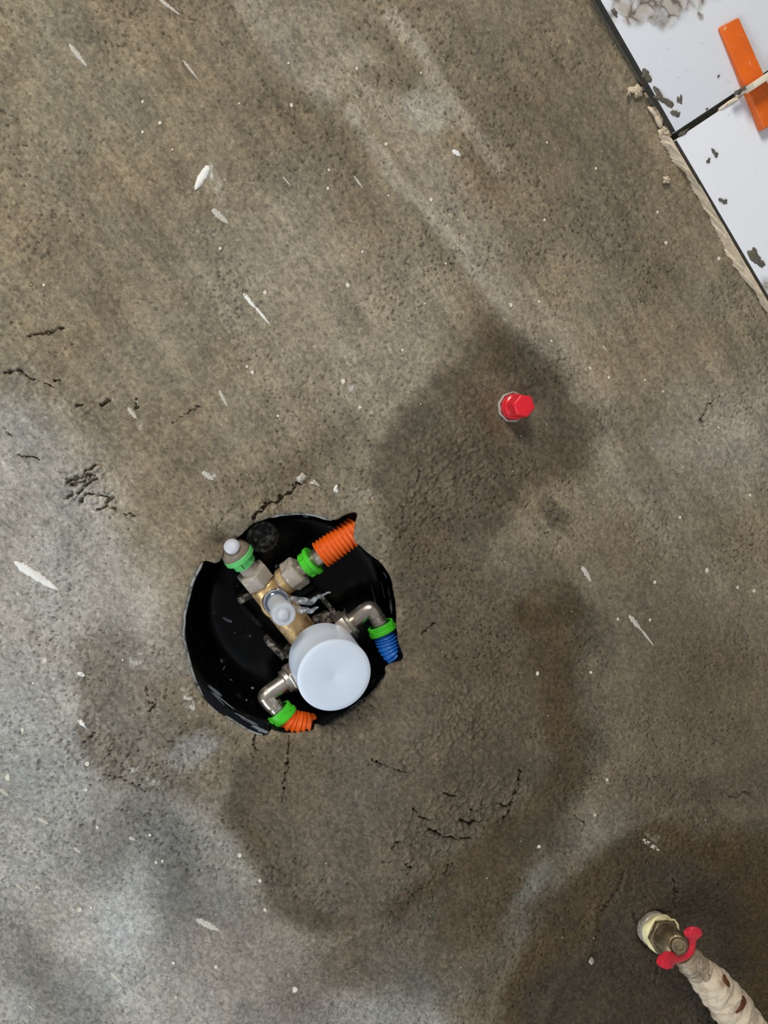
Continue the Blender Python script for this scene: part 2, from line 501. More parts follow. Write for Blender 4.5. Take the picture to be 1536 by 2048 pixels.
BASE = (134, 122, 100)
C = np.tile(np.array(BASE, np.float32), (len(X), 1))
C = lay(C, (142, 132, 110), blob(60, 60, 260, 260, 0, 0.9) * 0.6)
C = lay(C, (121, 110, 90), blob(480, 170, 330, 150, 40, 0.9) * 0.7)
C = lay(C, (116, 105, 86), blob(1050, 200, 300, 160, 58, 0.8) * 0.8)
C = lay(C, (112, 102, 84), blob(1240, 430, 330, 110, 58, 0.8) * 0.7)
C = lay(C, (154, 145, 127), blob(640, 640, 260, 200, 55, 0.9) * 0.65)
# greyer cement on the left and below
grey = patch([(-400, 760), (60, 770), (230, 960), (330, 1180), (330, 1400), (430, 1590), (520, 1800), (640, 1880), (900, 1960), (960, 2100), (700, 2400), (-400, 2400)], 80, 1.0)
C = lay(C, (161, 156, 146), grey)
C = lay(C, (112, 109, 101), blob(330, 1720, 190, 120, 50, 0.8) * grey * 0.85)
C = lay(C, (116, 113, 106), blob(100, 1960, 60, 190, -45, 0.8) * 0.7)
C = lay(C, (168, 168, 164), blob(240, 1880, 70, 150, 20, 0.9) * 0.8)
C = lay(C, (162, 161, 155), blob(60, 1500, 120, 200, 10, 0.9) * 0.6)
C = lay(C, (120, 110, 100), blob(560, 1960, 160, 110, 30, 0.8) * 0.6)
C = lay(C, (122, 114, 98), blob(330, 640, 340, 90, -55, 0.9) * 0.4)
# trowelled lighter strips
lt = (160, 150, 133)
for pts, wd, am in [([(505, 0), (600, 140), (640, 180)], 34, 0.7), ([(700, 230), (745, 300), (830, 400), (900, 480), (1000, 600), (1090, 710)], 15, 0.75),
                    ([(620, 40), (740, 160), (860, 330), (960, 500), (1080, 660), (1180, 800), (1260, 950), (1340, 1060)], 46, 0.55),
                    ([(790, 30), (860, 130), (930, 240), (1000, 330)], 16, 0.7), ([(850, 160), (920, 260)], 10, 0.4), ([(1330, 1020), (1420, 1160), (1500, 1290)], 40, 0.4),
                    ([(640, 160), (660, 190)], 18, 0.6), ([(700, 225), (712, 245)], 16, 0.6)]:
    C = lay(C, lt, band(pts, wd, 0.6, 0.32) * am)
C = lay(C, (152, 148, 134), blob(855, 220, 52, 42, 30, 0.3, 0.5) * 0.9)
C = lay(C, (112, 101, 82), blob(765, 160, 60, 38, 10, 0.5) * 0.6)
C = lay(C, (110, 99, 80), blob(640, 310, 150, 60, 55, 0.8) * 0.45)
C = lay(C, (150, 142, 128), blob(1460, 860, 110, 130, 60, 0.7) * 0.8)
C = lay(C, (146, 138, 124), blob(1330, 870, 34, 24, 10, 0.5) * 0.8)
C = lay(C, (112, 102, 86), blob(1290, 930, 70, 170, -30, 0.7) * 0.6)
C = lay(C, (112, 102, 86), blob(1290, 1130, 260, 60, 50, 0.8) * 0.4)
C = lay(C, (92, 82, 66), blob(1400, 1380, 200, 260, -30, 0.9) * 0.75)
# damp fresh mortar; towards the lower right its colour also holds light falloff
damp = np.zeros(len(X), np.float32)
def wet_dim(m, a):
    global damp
    damp = np.maximum(damp, (m * a).astype(np.float32))
wet_dim(patch([(760, 880), (880, 745), (975, 655), (1055, 650), (1125, 735), (1180, 850), (1165, 925), (1090, 960), (1050, 1020), (1000, 1080), (930, 1160), (900, 1260),
           (800, 1200), (760, 1060), (720, 960)], 26, 0.9), 0.62)
wet_dim(blob(1010, 720, 90, 70, 20, 0.6), 0.80)
wet_dim(blob(1110, 880, 60, 55, 20, 0.5), 0.74)
wet_dim(blob(1000, 1010, 60, 45, -40, 0.6), 0.75)
wet_dim(blob(1110, 1030, 20, 42, -30, 0.5), 0.62)
wet_dim(patch([(820, 1180), (930, 1140), (1060, 1150), (1185, 1235), (1195, 1400), (1225, 1520), (1100, 1660), (980, 1740), (850, 1810), (700, 1890), (600, 1850), (530, 1800), (490, 1720),
           (440, 1640), (430, 1595), (480, 1500), (640, 1470), (780, 1350)], 22, 0.7), 0.60)
wet_dim(band([(1060, 1200), (1125, 1300), (1130, 1450), (1090, 1600), (960, 1730), (800, 1810)], 62, 0.95), 0.88)
wet_dim(patch([(1020, 1170), (1190, 1240), (1200, 1480), (1180, 1600), (1110, 1710), (1050, 1840), (960, 2000), (840, 1960), (790, 1890), (900, 1770), (1010, 1650), (1060, 1500), (1040, 1320)], 45, 1.0), 0.84)
wet_dim(blob(1100, 1220, 85, 55, 20, 0.4), 0.98)
wet_dim(band([(470, 1600), (520, 1700), (580, 1790), (700, 1850)], 26, 0.8), 0.80)
wet_dim(patch([(1110, 1740), (1260, 1660), (1350, 1630), (1420, 1650), (1700, 1640), (1800, 2200), (950, 2200), (1000, 2000), (1030, 1860)], 40, 1.0), 0.94)  # damp corner, darkened further to paint in the falloff of light
wet_dim(patch([(1290, 1730), (1400, 1715), (1460, 1800), (1480, 1960), (1400, 2200), (1000, 2200), (1060, 1960), (1200, 1850)], 30, 0.8), 1.0)  # darkest damp below the valve, falloff of light painted in too
wet_dim(blob(820, 1900, 190, 70, -18, 0.8), 0.70)
wet_dim(blob(940, 1830, 110, 90, -40, 0.7), 0.85)
wet_dim(band([(1160, 1690), (1080, 1770), (1010, 1880), (930, 1990)], 60, 0.9), 0.55)
wet_dim(blob(1350, 1600, 260, 60, -8, 0.8), 0.60)
wet_dim(patch([(170, 1290), (150, 1400), (160, 1500), (210, 1550), (300, 1572), (430, 1592), (520, 1500), (430, 1440), (330, 1300), (260, 1260)], 22, 0.6), 0.33)
wet_dim(blob(620, 930, 130, 45, -25, 0.8), 0.35)
wet_dim(blob(240, 1380, 70, 40, 50, 0.7), 0.32)
DAMP = (80, 69, 52)
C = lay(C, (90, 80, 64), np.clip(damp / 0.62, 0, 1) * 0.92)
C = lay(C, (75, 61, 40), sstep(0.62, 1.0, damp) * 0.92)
C = lay(C, (66, 58, 46), patch([(1290, 1730), (1400, 1715), (1460, 1800), (1480, 1960), (1400, 2200), (1000, 2200), (1060, 1960), (1200, 1850)], 30, 0.8) * 0.8)  # deeper tone of damp mortar and painted light falloff
# dry bloom and light smears over it
C = lay(C, (136, 129, 114), blob(1190, 1665, 32, 60, 40, 0.9, 0.7) * 0.62)
C = lay(C, (116, 106, 90), blob(1240, 1590, 90, 40, -40, 0.9) * 0.5)
C = lay(C, (104, 98, 86), band([(1100, 1750), (1050, 1840), (980, 1920), (890, 1980)], 26, 0.95, 0.6) * 0.5)
C = lay(C, (120, 116, 106), blob(1075, 1765, 14, 40, 35, 0.7, 0.5) * 0.7)
C = lay(C, (140, 138, 130), blob(720, 2040, 110, 50, 0, 0.8) * 0.7)
C = lay(C, (122, 118, 108), blob(820, 1960, 90, 70, -30, 0.9) * 0.5)
C = lay(C, (108, 102, 90), blob(670, 1680, 150, 110, -40, 0.8) * 0.55)
C = lay(C, (104, 96, 82), blob(760, 1480, 120, 80, -40, 0.8) * 0.5)
C = lay(C, (152, 149, 142), blob(390, 1500, 50, 38, -30, 0.4, 0.6) * 0.8)
C = lay(C, (152, 148, 140), blob(360, 1310, 90, 46, 20, 0.7) * 0.6)
C = lay(C, (110, 105, 96), blob(250, 1300, 40, 90, -20, 0.7) * 0.5)
C = lay(C, (118, 110, 92), blob(730, 1090, 30, 50, 0, 0.6) * 0.5)
C = lay(C, (125, 112, 90), blob(850, 1330, 30, 20, 0, 0.7) * 0.3)
C = lay(C, (146, 138, 122), blob(715, 1000, 22, 14, 0, 0.6) * 0.7)
C = lay(C, (120, 112, 97), blob(1030, 1150, 130, 26, 25, 0.9) * 0.4)
# grain and cloudiness of the cement
cl = fbm(U / 70, V_ / 70, 101, 4) - 0.5
gr = fbm(XM / 2.1, ZM / 2.4, 111, 2) - 0.5
st = fbm(XM / 5, ZM / 70, 121, 4) - 0.5
warm = fbm(U / 120, V_ / 120, 131, 3) - 0.5
mul = 1 + cl * 0.24 + gr * (0.34 + 0.16 * np.clip(damp, 0, 1)) + st * 0.20 * sstep(0, 300, 1300 - V_)
sp = fbm(XM / 1.9, ZM / 1.9, 141, 2)
mul = mul * (1 + sstep(0.76, 0.86, sp) * 0.16 - sstep(0.70, 0.84, fbm(XM / 1.7, ZM / 1.5, 145, 2)) * 0.24)
C = C * mul[:, None] + warm[:, None] * np.array([7, 0, -5], np.float32)
# whitish lime along the left rim of the box and a few scraped spots
rimw = np.exp(-sdm / 1.6) * (sd < 0.02)
C = lay(C, (170, 172, 168), rimw * ((U < 480) & (V_ > 1120)) * 0.55 * sstep(0.4, 0.6, fbm(U / 12, V_ / 12, 151, 2)))
lime = sstep(0.60, 0.72, fbm(U / 9, V_ / 9, 161, 3))
C = lay(C, (214, 214, 208), (blob(388, 1400, 14, 24, -35, 0.6) + blob(280, 1310, 34, 14, 20, 0.7) * 0.5 + blob(285, 1545, 30, 12, 30, 0.7) * 0.6 + blob(415, 952, 14, 10, 0, .6) * 0.8
                                  + blob(268, 828, 10, 14, 0, .6) * 0.9 + blob(435, 365, 10, 40, -35, .8) * 0.7 + blob(690, 762, 10, 12, 0, .6) * 0.6 + blob(1305, 1690, 12, 8, 20, .6) * 0.5) * (0.25 + lime))
C = np.clip(C, 12, 250) / 255.0
CL = np.where(C <= 0.04045, C / 12.92, ((C + 0.055) / 1.055) ** 2.4)
ALB = 1.02
CL = CL * ALB
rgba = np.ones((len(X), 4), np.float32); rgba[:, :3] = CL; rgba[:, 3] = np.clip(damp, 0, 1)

# ---- mesh
idx = np.arange(NA * NB).reshape(NA, NB)
q = np.stack([idx[:-1, :-1], idx[1:, :-1], idx[1:, 1:], idx[:-1, 1:]], -1).reshape(-1, 4)
okv = sd >= -1e-9
q = q[okv[q].all(1)]
Y = -H
verts = np.stack([X, Y, Z], 1)
# inner lip of the opening, pulled back to the box
ed = np.concatenate([q[:, [0, 1]], q[:, [1, 2]], q[:, [2, 3]], q[:, [3, 0]]])
key = np.sort(ed, 1); kk = key[:, 0].astype(np.int64) * len(X) + key[:, 1]
un, inv, cnt = np.unique(kk, return_inverse=True, return_counts=True)
bnd = ed[cnt[inv] == 1]
bnd = bnd[(np.abs(sd[bnd]) < 2.5 * STEP).all(1)]
rv = np.unique(bnd); remap = {int(v): len(X) + i for i, v in enumerate(rv)}
lipv = verts[rv].copy(); lipv[:, 1] += 0.0045 + 0.016 * (1 - sstep(0.014, 0.022, np.hypot(lipv[:, 0] - P(456, 1092)[0], lipv[:, 2] - P(456, 1092)[2])))
out = lipv[:, [0, 2]] - _ctr; out /= np.linalg.norm(out, axis=1)[:, None]
lipv[:, 0] += out[:, 0] * 0.0006; lipv[:, 2] += out[:, 1] * 0.0006
verts = np.vstack([verts, lipv]); rgba = np.vstack([rgba, rgba[rv]])
lipf = np.array([[b, a, remap[int(a)], remap[int(b)]] for a, b in bnd])
q = np.vstack([q, lipf])
used = np.zeros(len(verts), bool); used[q.ravel()] = True
newi = np.cumsum(used) - 1
verts = verts[used]; rgba = rgba[used]; q = newi[q]
me = bpy.data.meshes.new('wall_back')
me.vertices.add(len(verts)); me.vertices.foreach_set('co', verts.astype(np.float32).ravel())
me.loops.add(q.size); me.loops.foreach_set('vertex_index', q.ravel().astype(np.int32))
me.polygons.add(len(q)); me.polygons.foreach_set('loop_start', np.arange(0, q.size, 4, dtype=np.int32))
me.polygons.foreach_set('use_smooth', np.ones(len(q), bool))
me.update(calc_edges=True); me.validate()
at = me.color_attributes.new('plaster', 'FLOAT_COLOR', 'POINT'); at.data.foreach_set('color', rgba.ravel().astype(np.float32))
# make sure the faces look at the room
if me.polygons[len(me.polygons) // 2].normal.y > 0:
    me.flip_normals()

pm = bpy.data.materials.new('cement_plaster'); pm.use_nodes = True
nt = pm.node_tree; N = nt.nodes; L = nt.links; b = N['Principled BSDF']
a_ = N.new('ShaderNodeAttribute'); a_.attribute_name = 'plaster'
tc = N.new('ShaderNodeTexCoord')
n1 = N.new('ShaderNodeTexNoise'); n1.inputs['Scale'].default_value = 900; n1.inputs['Detail'].default_value = 3; n1.inputs['Roughness'].default_value = 0.65
L.new(tc.outputs['Object'], n1.inputs['Vector'])
mr = N.new('ShaderNodeMapRange'); mr.inputs[1].default_value = 0.25; mr.inputs[2].default_value = 0.75; mr.inputs[3].default_value = 0.72; mr.inputs[4].default_value = 1.28
L.new(n1.outputs['Fac'], mr.inputs[0])
vm = N.new('ShaderNodeVectorMath'); vm.operation = 'SCALE'
L.new(a_.outputs['Color'], vm.inputs[0]); L.new(mr.outputs[0], vm.inputs['Scale']); L.new(vm.outputs[0], b.inputs['Base Color'])
rr = N.new('ShaderNodeMapRange'); rr.inputs[1].default_value = 0; rr.inputs[2].default_value = 1; rr.inputs[3].default_value = 0.92; rr.inputs[4].default_value = 0.66
L.new(a_.outputs['Alpha'], rr.inputs[0]); L.new(rr.outputs[0], b.inputs['Roughness'])
b.inputs['Specular IOR Level'].default_value = 0.3
n2 = N.new('ShaderNodeTexNoise'); n2.inputs['Scale'].default_value = 620; n2.inputs['Detail'].default_value = 4; n2.inputs['Roughness'].default_value = 0.6
L.new(tc.outputs['Object'], n2.inputs['Vector'])
bp = N.new('ShaderNodeBump'); bp.inputs['Strength'].default_value = 0.75; bp.inputs['Distance'].default_value = 0.0006
L.new(n2.outputs['Fac'], bp.inputs['Height']); L.new(bp.outputs['Normal'], b.inputs['Normal'])
me.materials.append(pm)
wall = bpy.data.objects.new('wall_back', me); col.objects.link(wall)
wall['kind'] = 'structure'
wall['label'] = 'rough grey-brown cement plaster wall with trowel marks, damp patches and cracks'
ORIGIN['wall_back'] = np.zeros(3)

H2 = H.reshape(NA, NB)


def wall_h(pu, pv):
    """height of the plaster at wall pixel(s)"""
    pts = np.array([P(a, b_)[[0, 2]] for a, b_ in zip(np.atleast_1d(pu), np.atleast_1d(pv))])
    a = pts @ A2; b_ = pts @ B2
    ia = np.clip(np.searchsorted(ga_, a), 1, NA - 1); ib = np.clip(np.searchsorted(gb_, b_), 1, NB - 1)
    return np.maximum(np.maximum(H2[ia, ib], H2[ia - 1, ib]), np.maximum(H2[ia, ib - 1], H2[ia - 1, ib - 1]))


# ------------------------------------------------------------------ materials
M_tile = mat('tile_glaze', (226, 228, 232), 0.16, coat=0.3)
M_tileb = mat('tile_body', (66, 62, 55), 0.85, var=0.2, scale=400)
M_adh = mat('beige_adhesive', (212, 195, 168), 0.9, var=0.14, scale=260, bump=0.7, bscale=500)
M_mort = mat('grey_mortar', (98, 92, 80), 0.9, var=0.25, scale=500, bump=0.8, bscale=900)
M_orange_w = mat('orange_plastic', (222, 100, 18), 0.42, var=0.06, scale=90, dirt=(226, 190, 150), dirt_amt=0.18, dirt_scale=160)
M_clip = mat('ivory_plastic', (226, 214, 192), 0.5, var=0.08, scale=300)
M_black = mat('black_plastic', (5, 6, 7), 0.22, dirt=(40, 40, 40), dirt_amt=0.2, dirt_scale=70, spec=0.22)
M_dusty = mat('dusty_black_plastic', (26, 25, 24), 0.6, dirt=(140, 132, 118), dirt_amt=0.42, dirt_scale=220)
M_rimp = mat('scuffed_box_rim', (150, 154, 152), 0.6, dirt=(60, 60, 58), dirt_amt=0.4, dirt_scale=160)
M_brass = mat('brass', (206, 172, 118), 0.36, metal=0.7, var=0.14, scale=120, dirt=(176, 150, 112), dirt_amt=0.42, dirt_scale=150)
M_nickel = mat('nickel', (196, 186, 172), 0.30, metal=0.9, var=0.10, scale=300, dirt=(140, 126, 108), dirt_amt=0.22, dirt_scale=160)
M_nickeld = mat('dusty_nickel', (186, 176, 164), 0.42, metal=0.6, var=0.10, scale=300, dirt=(168, 156, 142), dirt_amt=0.55, dirt_scale=170)
M_chrome = mat('chrome', (220, 224, 230), 0.10, metal=1.0)
M_green = mat('green_plastic', (72, 200, 40), 0.38, var=0.06, scale=200)
M_greend = mat('pale_green_plastic', (100, 205, 110), 0.45, var=0.06, scale=200, dirt=(170, 190, 150), dirt_amt=0.2)
M_orange = mat('orange_conduit', (232, 98, 22), 0.36, var=0.08, scale=150, dirt=(120, 70, 36), dirt_amt=0.2, dirt_scale=130)
M_blue = mat('blue_conduit', (28, 104, 190), 0.36, var=0.1, scale=150, dirt=(60, 74, 84), dirt_amt=0.25, dirt_scale=150)
M_white = mat('white_plastic', (218, 228, 240), 0.42, var=0.02, scale=60, sss=0.15)
M_frost = mat('frosted_plastic', (216, 220, 226), 0.45, var=0.05, scale=200, sss=0.2, trans=0.22)
M_red = mat('red_plastic', (226, 34, 48), 0.3, var=0.05, scale=200, coat=0.2)
M_redp = mat('red_paint', (214, 34, 52), 0.4, var=0.10, scale=260, dirt=(206, 120, 120), dirt_amt=0.2, dirt_scale=260)
M_old = mat('tarnished_brass', (128, 112, 86), 0.42, metal=0.75, var=0.2, scale=160, dirt=(92, 84, 68), dirt_amt=0.4, dirt_scale=150)
M_tape = mat('cream_sealing_tape', (232, 222, 170), 0.7, var=0.06, scale=300, bump=0.4, bscale=500)
M_wrap = mat('dirty_white_wrap', (206, 190, 164), 0.75, var=0.10, scale=90, bump=0.6, bscale=260, dirt=(168, 146, 118), dirt_amt=0.36, dirt_scale=60)
M_film = mat('grimy_film', (166, 148, 122), 0.4, var=0.2, scale=120, trans=0.25, dirt=(196, 184, 166), dirt_amt=0.3, dirt_scale=120)
M_brown = mat('rust_brown', (96, 52, 22), 0.6, var=0.15, scale=300)
M_paint = mat('white_paint', (236, 234, 226), 0.6, var=0.05, scale=500, bump=0.4, bscale=900)
M_paint2 = mat('thin_grey_paint', (196, 190, 176), 0.75, var=0.14, scale=700, bump=0.5, bscale=900)
M_speck = mat('warm_white_paint', (222, 214, 196), 0.7, var=0.12, scale=700)
M_speck2 = mat('faint_paint', (178, 168, 148), 0.8, var=0.12, scale=700)
M_scuff_glint = mat('pale_scuff_glint', (112, 120, 126), 0.35, var=0.4, scale=500)  # shared by the dust and the painted reflection in the box
M_rub = mat('black_rubber', (10, 9, 9), 0.6)
M_cemcap = mat('cement_smeared_end', (132, 120, 104), 0.8, var=0.2, scale=260, bump=0.8, bscale=500)

# marble veins on the glaze: brown cell walls near the head of the upper tile, thin lines elsewhere
def marble(m):
    nt = m.node_tree; N = nt.nodes; L = nt.links; b = N['Principled BSDF']
    tc = N.new('ShaderNodeTexCoord')
    wn = N.new('ShaderNodeTexNoise'); wn.inputs['Scale'].default_value = 30; wn.inputs['Detail'].default_value = 4
    L.new(tc.outputs['Object'], wn.inputs['Vector'])
    add = N.new('ShaderNodeMix'); add.data_type = 'VECTOR'; add.inputs[0].default_value = 0.035
    L.new(tc.outputs['Object'], add.inputs[4]); L.new(wn.outputs['Color'], add.inputs[5])
    vo = N.new('ShaderNodeTexVoronoi'); vo.feature = 'DISTANCE_TO_EDGE'; vo.inputs['Scale'].default_value = 72
    L.new(add.outputs[1], vo.inputs['Vector'])
    vr = N.new('ShaderNodeValToRGB'); vr.color_ramp.elements[0].position = 0.0; vr.color_ramp.elements[1].position = 0.14
    vr.color_ramp.elements[0].color = s2l((104, 90, 78)) + (1,); vr.color_ramp.elements[1].color = s2l((182, 174, 164)) + (1,)
    L.new(vo.outputs['Distance'], vr.inputs['Fac'])
    total = None
    for (u, v, r1, r2) in [(1268, 6, 0.010, 0.024), (1312, 4, 0.012, 0.022), (1350, -40, 0.02, 0.036), (1556, 585, 0.012, 0.022), (1215, 40, 0.002, 0.010), (1250, 50, 0.002, 0.009), (1416, -2, 0.004, 0.009), (1412, 14, 0.002, 0.005), (1410, 32, 0.0015, 0.0045), (1440, -8, .004, .008)]:
        p = P(u, v, 0.0105)
        sb = N.new('ShaderNodeVectorMath'); sb.operation = 'DISTANCE'
        L.new(add.outputs[1], sb.inputs[0])
        off = 0.035 * 0.5
        sb.inputs[1].default_value = tuple(float(x) for x in (p * (1 - 0.035) + off))
        mp = N.new('ShaderNodeMapRange'); mp.inputs[1].default_value = r1; mp.inputs[2].default_value = r2; mp.inputs[3].default_value = 1; mp.inputs[4].default_value = 0
        mp.interpolation_type = 'SMOOTHSTEP'
        L.new(sb.outputs['Value'], mp.inputs[0])
        if total is None:
            total = mp.outputs[0]
        else:
            mx = N.new('ShaderNodeMath'); mx.operation = 'MAXIMUM'; L.new(total, mx.inputs[0]); L.new(mp.outputs[0], mx.inputs[1]); total = mx.outputs[0]
    ng = N.new('ShaderNodeTexNoise'); ng.inputs['Scale'].default_value = 60; ng.inputs['Detail'].default_value = 3
    L.new(tc.outputs['Object'], ng.inputs['Vector'])
    mr = N.new('ShaderNodeMapRange'); mr.inputs[1].default_value = 0.30; mr.inputs[2].default_value = 0.52; mr.inputs[3].default_value = 0.15; mr.inputs[4].default_value = 1
    L.new(ng.outputs['Fac'], mr.inputs[0])
    mm = N.new('ShaderNodeMath'); mm.operation = 'MULTIPLY'; L.new(total, mm.inputs[0]); L.new(mr.outputs[0], mm.inputs[1])
    mix = N.new('ShaderNodeMix'); mix.data_type = 'RGBA'
    L.new(mm.outputs[0], mix.inputs[0]); mix.inputs[6].default_value = s2l((226, 228, 232)) + (1,); L.new(vr.outputs['Color'], mix.inputs[7])
    # a speckle of cement dust
    sn = N.new('ShaderNodeTexNoise'); sn.inputs['Scale'].default_value = 330; sn.inputs['Detail'].default_value = 2
    L.new(tc.outputs['Object'], sn.inputs['Vector'])
    sr = N.new('ShaderNodeMapRange'); sr.inputs[1].default_value = 0.70; sr.inputs[2].default_value = 0.78; sr.inputs[3].default_value = 0; sr.inputs[4].default_value = 0.45
    L.new(sn.outputs['Fac'], sr.inputs[0])
    m2 = N.new('ShaderNodeMix'); m2.data_type = 'RGBA'
    L.new(sr.outputs[0], m2.inputs[0]); L.new(mix.outputs[2], m2.inputs[6]); m2.inputs[7].default_value = s2l((150, 148, 142)) + (1,)
    L.new(m2.outputs[2], b.inputs['Base Color'])


marble(M_tile)

# ------------------------------------------------------------------ tiles on the wall, their adhesive and smears
TH = 0.0105
kup = P(1203, 0, TH) - P(1352.5, 262, TH); kup /= np.linalg.norm(kup)
kdn = P(1536, 588, TH) - P(1353, 277.5, TH); kdn /= np.linalg.norm(kdn)
kr = P(1467, 189, TH) - P(1352.5, 265, TH); kr /= np.linalg.norm(kr)
c_up = P(1352.5, 263, TH); c_lo = P(1353, 278, TH)


def tile(c, k1, l1, l2):
    a0 = c; a1 = c + kr * l2; a2 = c + kr * l2 + k1 * l1; a3 = c + k1 * l1
    back = np.array([0, 0.0078, 0])
    V, Fc = prism([p + back for p in (a0, a1, a2, a3)], [a0, a1, a2, a3])
    o = build('tile', V, Fc, M_tile, wall, smooth=False)
    o.data.materials.append(M_tileb)
    for p in o.data.polygons:
        if abs(p.normal.y) < 0.5 or p.normal.y > 0.5:
            p.material_index = 1
    bevel(o, 0.0006, 2)
    return o


t_up = tile(c_up, kup, 0.30, 0.45)
t_up['label'] = 'white glazed marble tile with brown cell-like veins'
t_lo = tile(c_lo, kdn, 0.50, 0.45)
t_lo['label'] = 'white glazed tile below the dark open joint'


def lump(name, u, v, ru, rv, ang, h0, thick, m, parent, seed, n=26, rings=5, label=None, follow=False, kind=None, jag=0.28):
    """a stuck-on irregular lump with its own thickness, lying on a surface h0 in front of the wall"""
    rs = np.random.RandomState(seed)
    ph = rs.rand(6) * 6.28; am = rs.rand(6) * jag / np.array([1, 1.3, 1.7, 2.2, 3, 3.6])
    a = math.radians(ang); c, s = math.cos(a), math.sin(a)
    V = []; Fc = []
    def pt(fr, t, hh):
        w_ = 1 + sum(am[j] * math.sin((j + 2) * t + ph[j]) for j in range(6))
        x = fr * ru * w_ * math.cos(t); y = fr * rv * w_ * math.sin(t)
        uu = u + x * c - y * s; vv = v + x * s + y * c
        base = h0
        if follow: base = float(wall_h(uu, vv)[0])
        return P(uu, vv, base + hh)
    for i in range(rings):
        fr = 1 - i / rings
        hh = thick * math.sqrt(max(0, 1 - fr * fr)) - (0.0006 if i == 0 else 0)
        for k in range(n):
            t = 2 * math.pi * k / n
            V.append(pt(fr, t, hh * (0.8 + 0.4 * rs.rand())))
    V.append(pt(0, 0, thick))
    for k in range(n):
        V.append(pt(1.0, 2 * math.pi * k / n, -0.0012))
    top = rings * n; b0 = top + 1
    for i in range(rings - 1):
        for k in range(n):
            k2 = (k + 1) % n
            Fc.append((i * n + k, i * n + k2, (i + 1) * n + k2, (i + 1) * n + k))
    for k in range(n):
        k2 = (k + 1) % n
        Fc.append(((rings - 1) * n + k, (rings - 1) * n + k2, top))
        Fc.append((b0 + k, b0 + k2, k2, k))
    Fc.append(tuple(b0 + k for k in range(n - 1, -1, -1)))
    return build(name, V, Fc, m, parent, sharp=60, label=label, kind=kind)


# adhesive bead squeezed out beside the lower tile
outer = [(1316, 268), (1322, 283), (1335, 300), (1343, 318), (1356, 332), (1368, 338), (1377, 358), (1386, 378), (1394, 390), (1404, 412), (1414, 428), (1424, 450), (1435, 471),
         (1447, 496), (1461, 520), (1477, 544), (1494, 561), (1512, 592), (1535, 627), (1580, 700), (1640, 800)]
oc = catmull([np.array([a, b_, 0.0]) for a, b_ in outer], 150)
V = []; Fc = []; nrow = 14
rs = np.random.RandomState(3)
e0 = P(1353, 277.5, TH); eL = np.linalg.norm(P(1640, 765, TH) - e0)
for i, p in enumerate(oc):
    f = i / 149.0
    tp = e0 + kdn * eL * f - kr * 0.0006
    base = P(p[0] + (rs.rand() - 0.5) * 5, p[1], 0)
    for j in range(nrow):
        g = j / (nrow - 1)
        q_ = base * (1 - g) + tp * g
        hh = -0.0012 + (TH - 0.0026) * (1 - (1 - g) ** 2.0) * 1.0 + 0.0016 * math.sin(math.pi * g)
        hh += (fbm(np.array([i * 0.34]), np.array([j * 0.42]), 201, 3)[0] - 0.5) * 0.0034 * math.sin(math.pi * min(g + 0.12, 1))
        V.append(np.array([q_[0], -hh, q_[2]]))
for i in range(149):
    for j in range(nrow - 1):
        Fc.append((i * nrow + j, (i + 1) * nrow + j, (i + 1) * nrow + j + 1, i * nrow + j + 1))
n0 = len(V)
for i in range(150):
    V.append(V[i * nrow] + np.array([0, 0.003, 0])); V.append(V[i * nrow + nrow - 1] + kr * 0.004 + np.array([0, 0.004, 0]))
for i in range(149):
    a_i = n0 + 2 * i
    Fc.append((i * nrow, a_i, a_i + 2, (i + 1) * nrow)); Fc.append((i * nrow + nrow - 1, (i + 1) * nrow + nrow - 1, a_i + 3, a_i + 1))
build('tile_adhesive', V, Fc, M_adh, wall, sharp=70, label='beige tile adhesive squeezed out along the lower tile edge')
# thin grey bedding behind the upper tile
V, Fc = prism([c_up + np.array([0, 0.0078, 0]) + kr * 0.0015 - kup * 0.002, c_up + np.array([0, 0.0078, 0]) + kr * 0.40 - kup * 0.002, c_up + kr * 0.40 + kup * 0.3 + np.array([0, 0.0078, 0]), c_up + kr * 0.0015 + kup * 0.3 + np.array([0, 0.0078, 0])],
              [p + np.array([0, 0.008, 0]) for p in (c_up + np.array([0, 0.0078, 0]) + kr * 0.0015 - kup * 0.002, c_up + np.array([0, 0.0078, 0]) + kr * 0.40 - kup * 0.002, c_up + kr * 0.40 + kup * 0.3 + np.array([0, 0.0078, 0]), c_up + kr * 0.0015 + kup * 0.3 + np.array([0, 0.0078, 0]))])
build('tile_bedding', V, Fc, M_mort, wall, smooth=False)

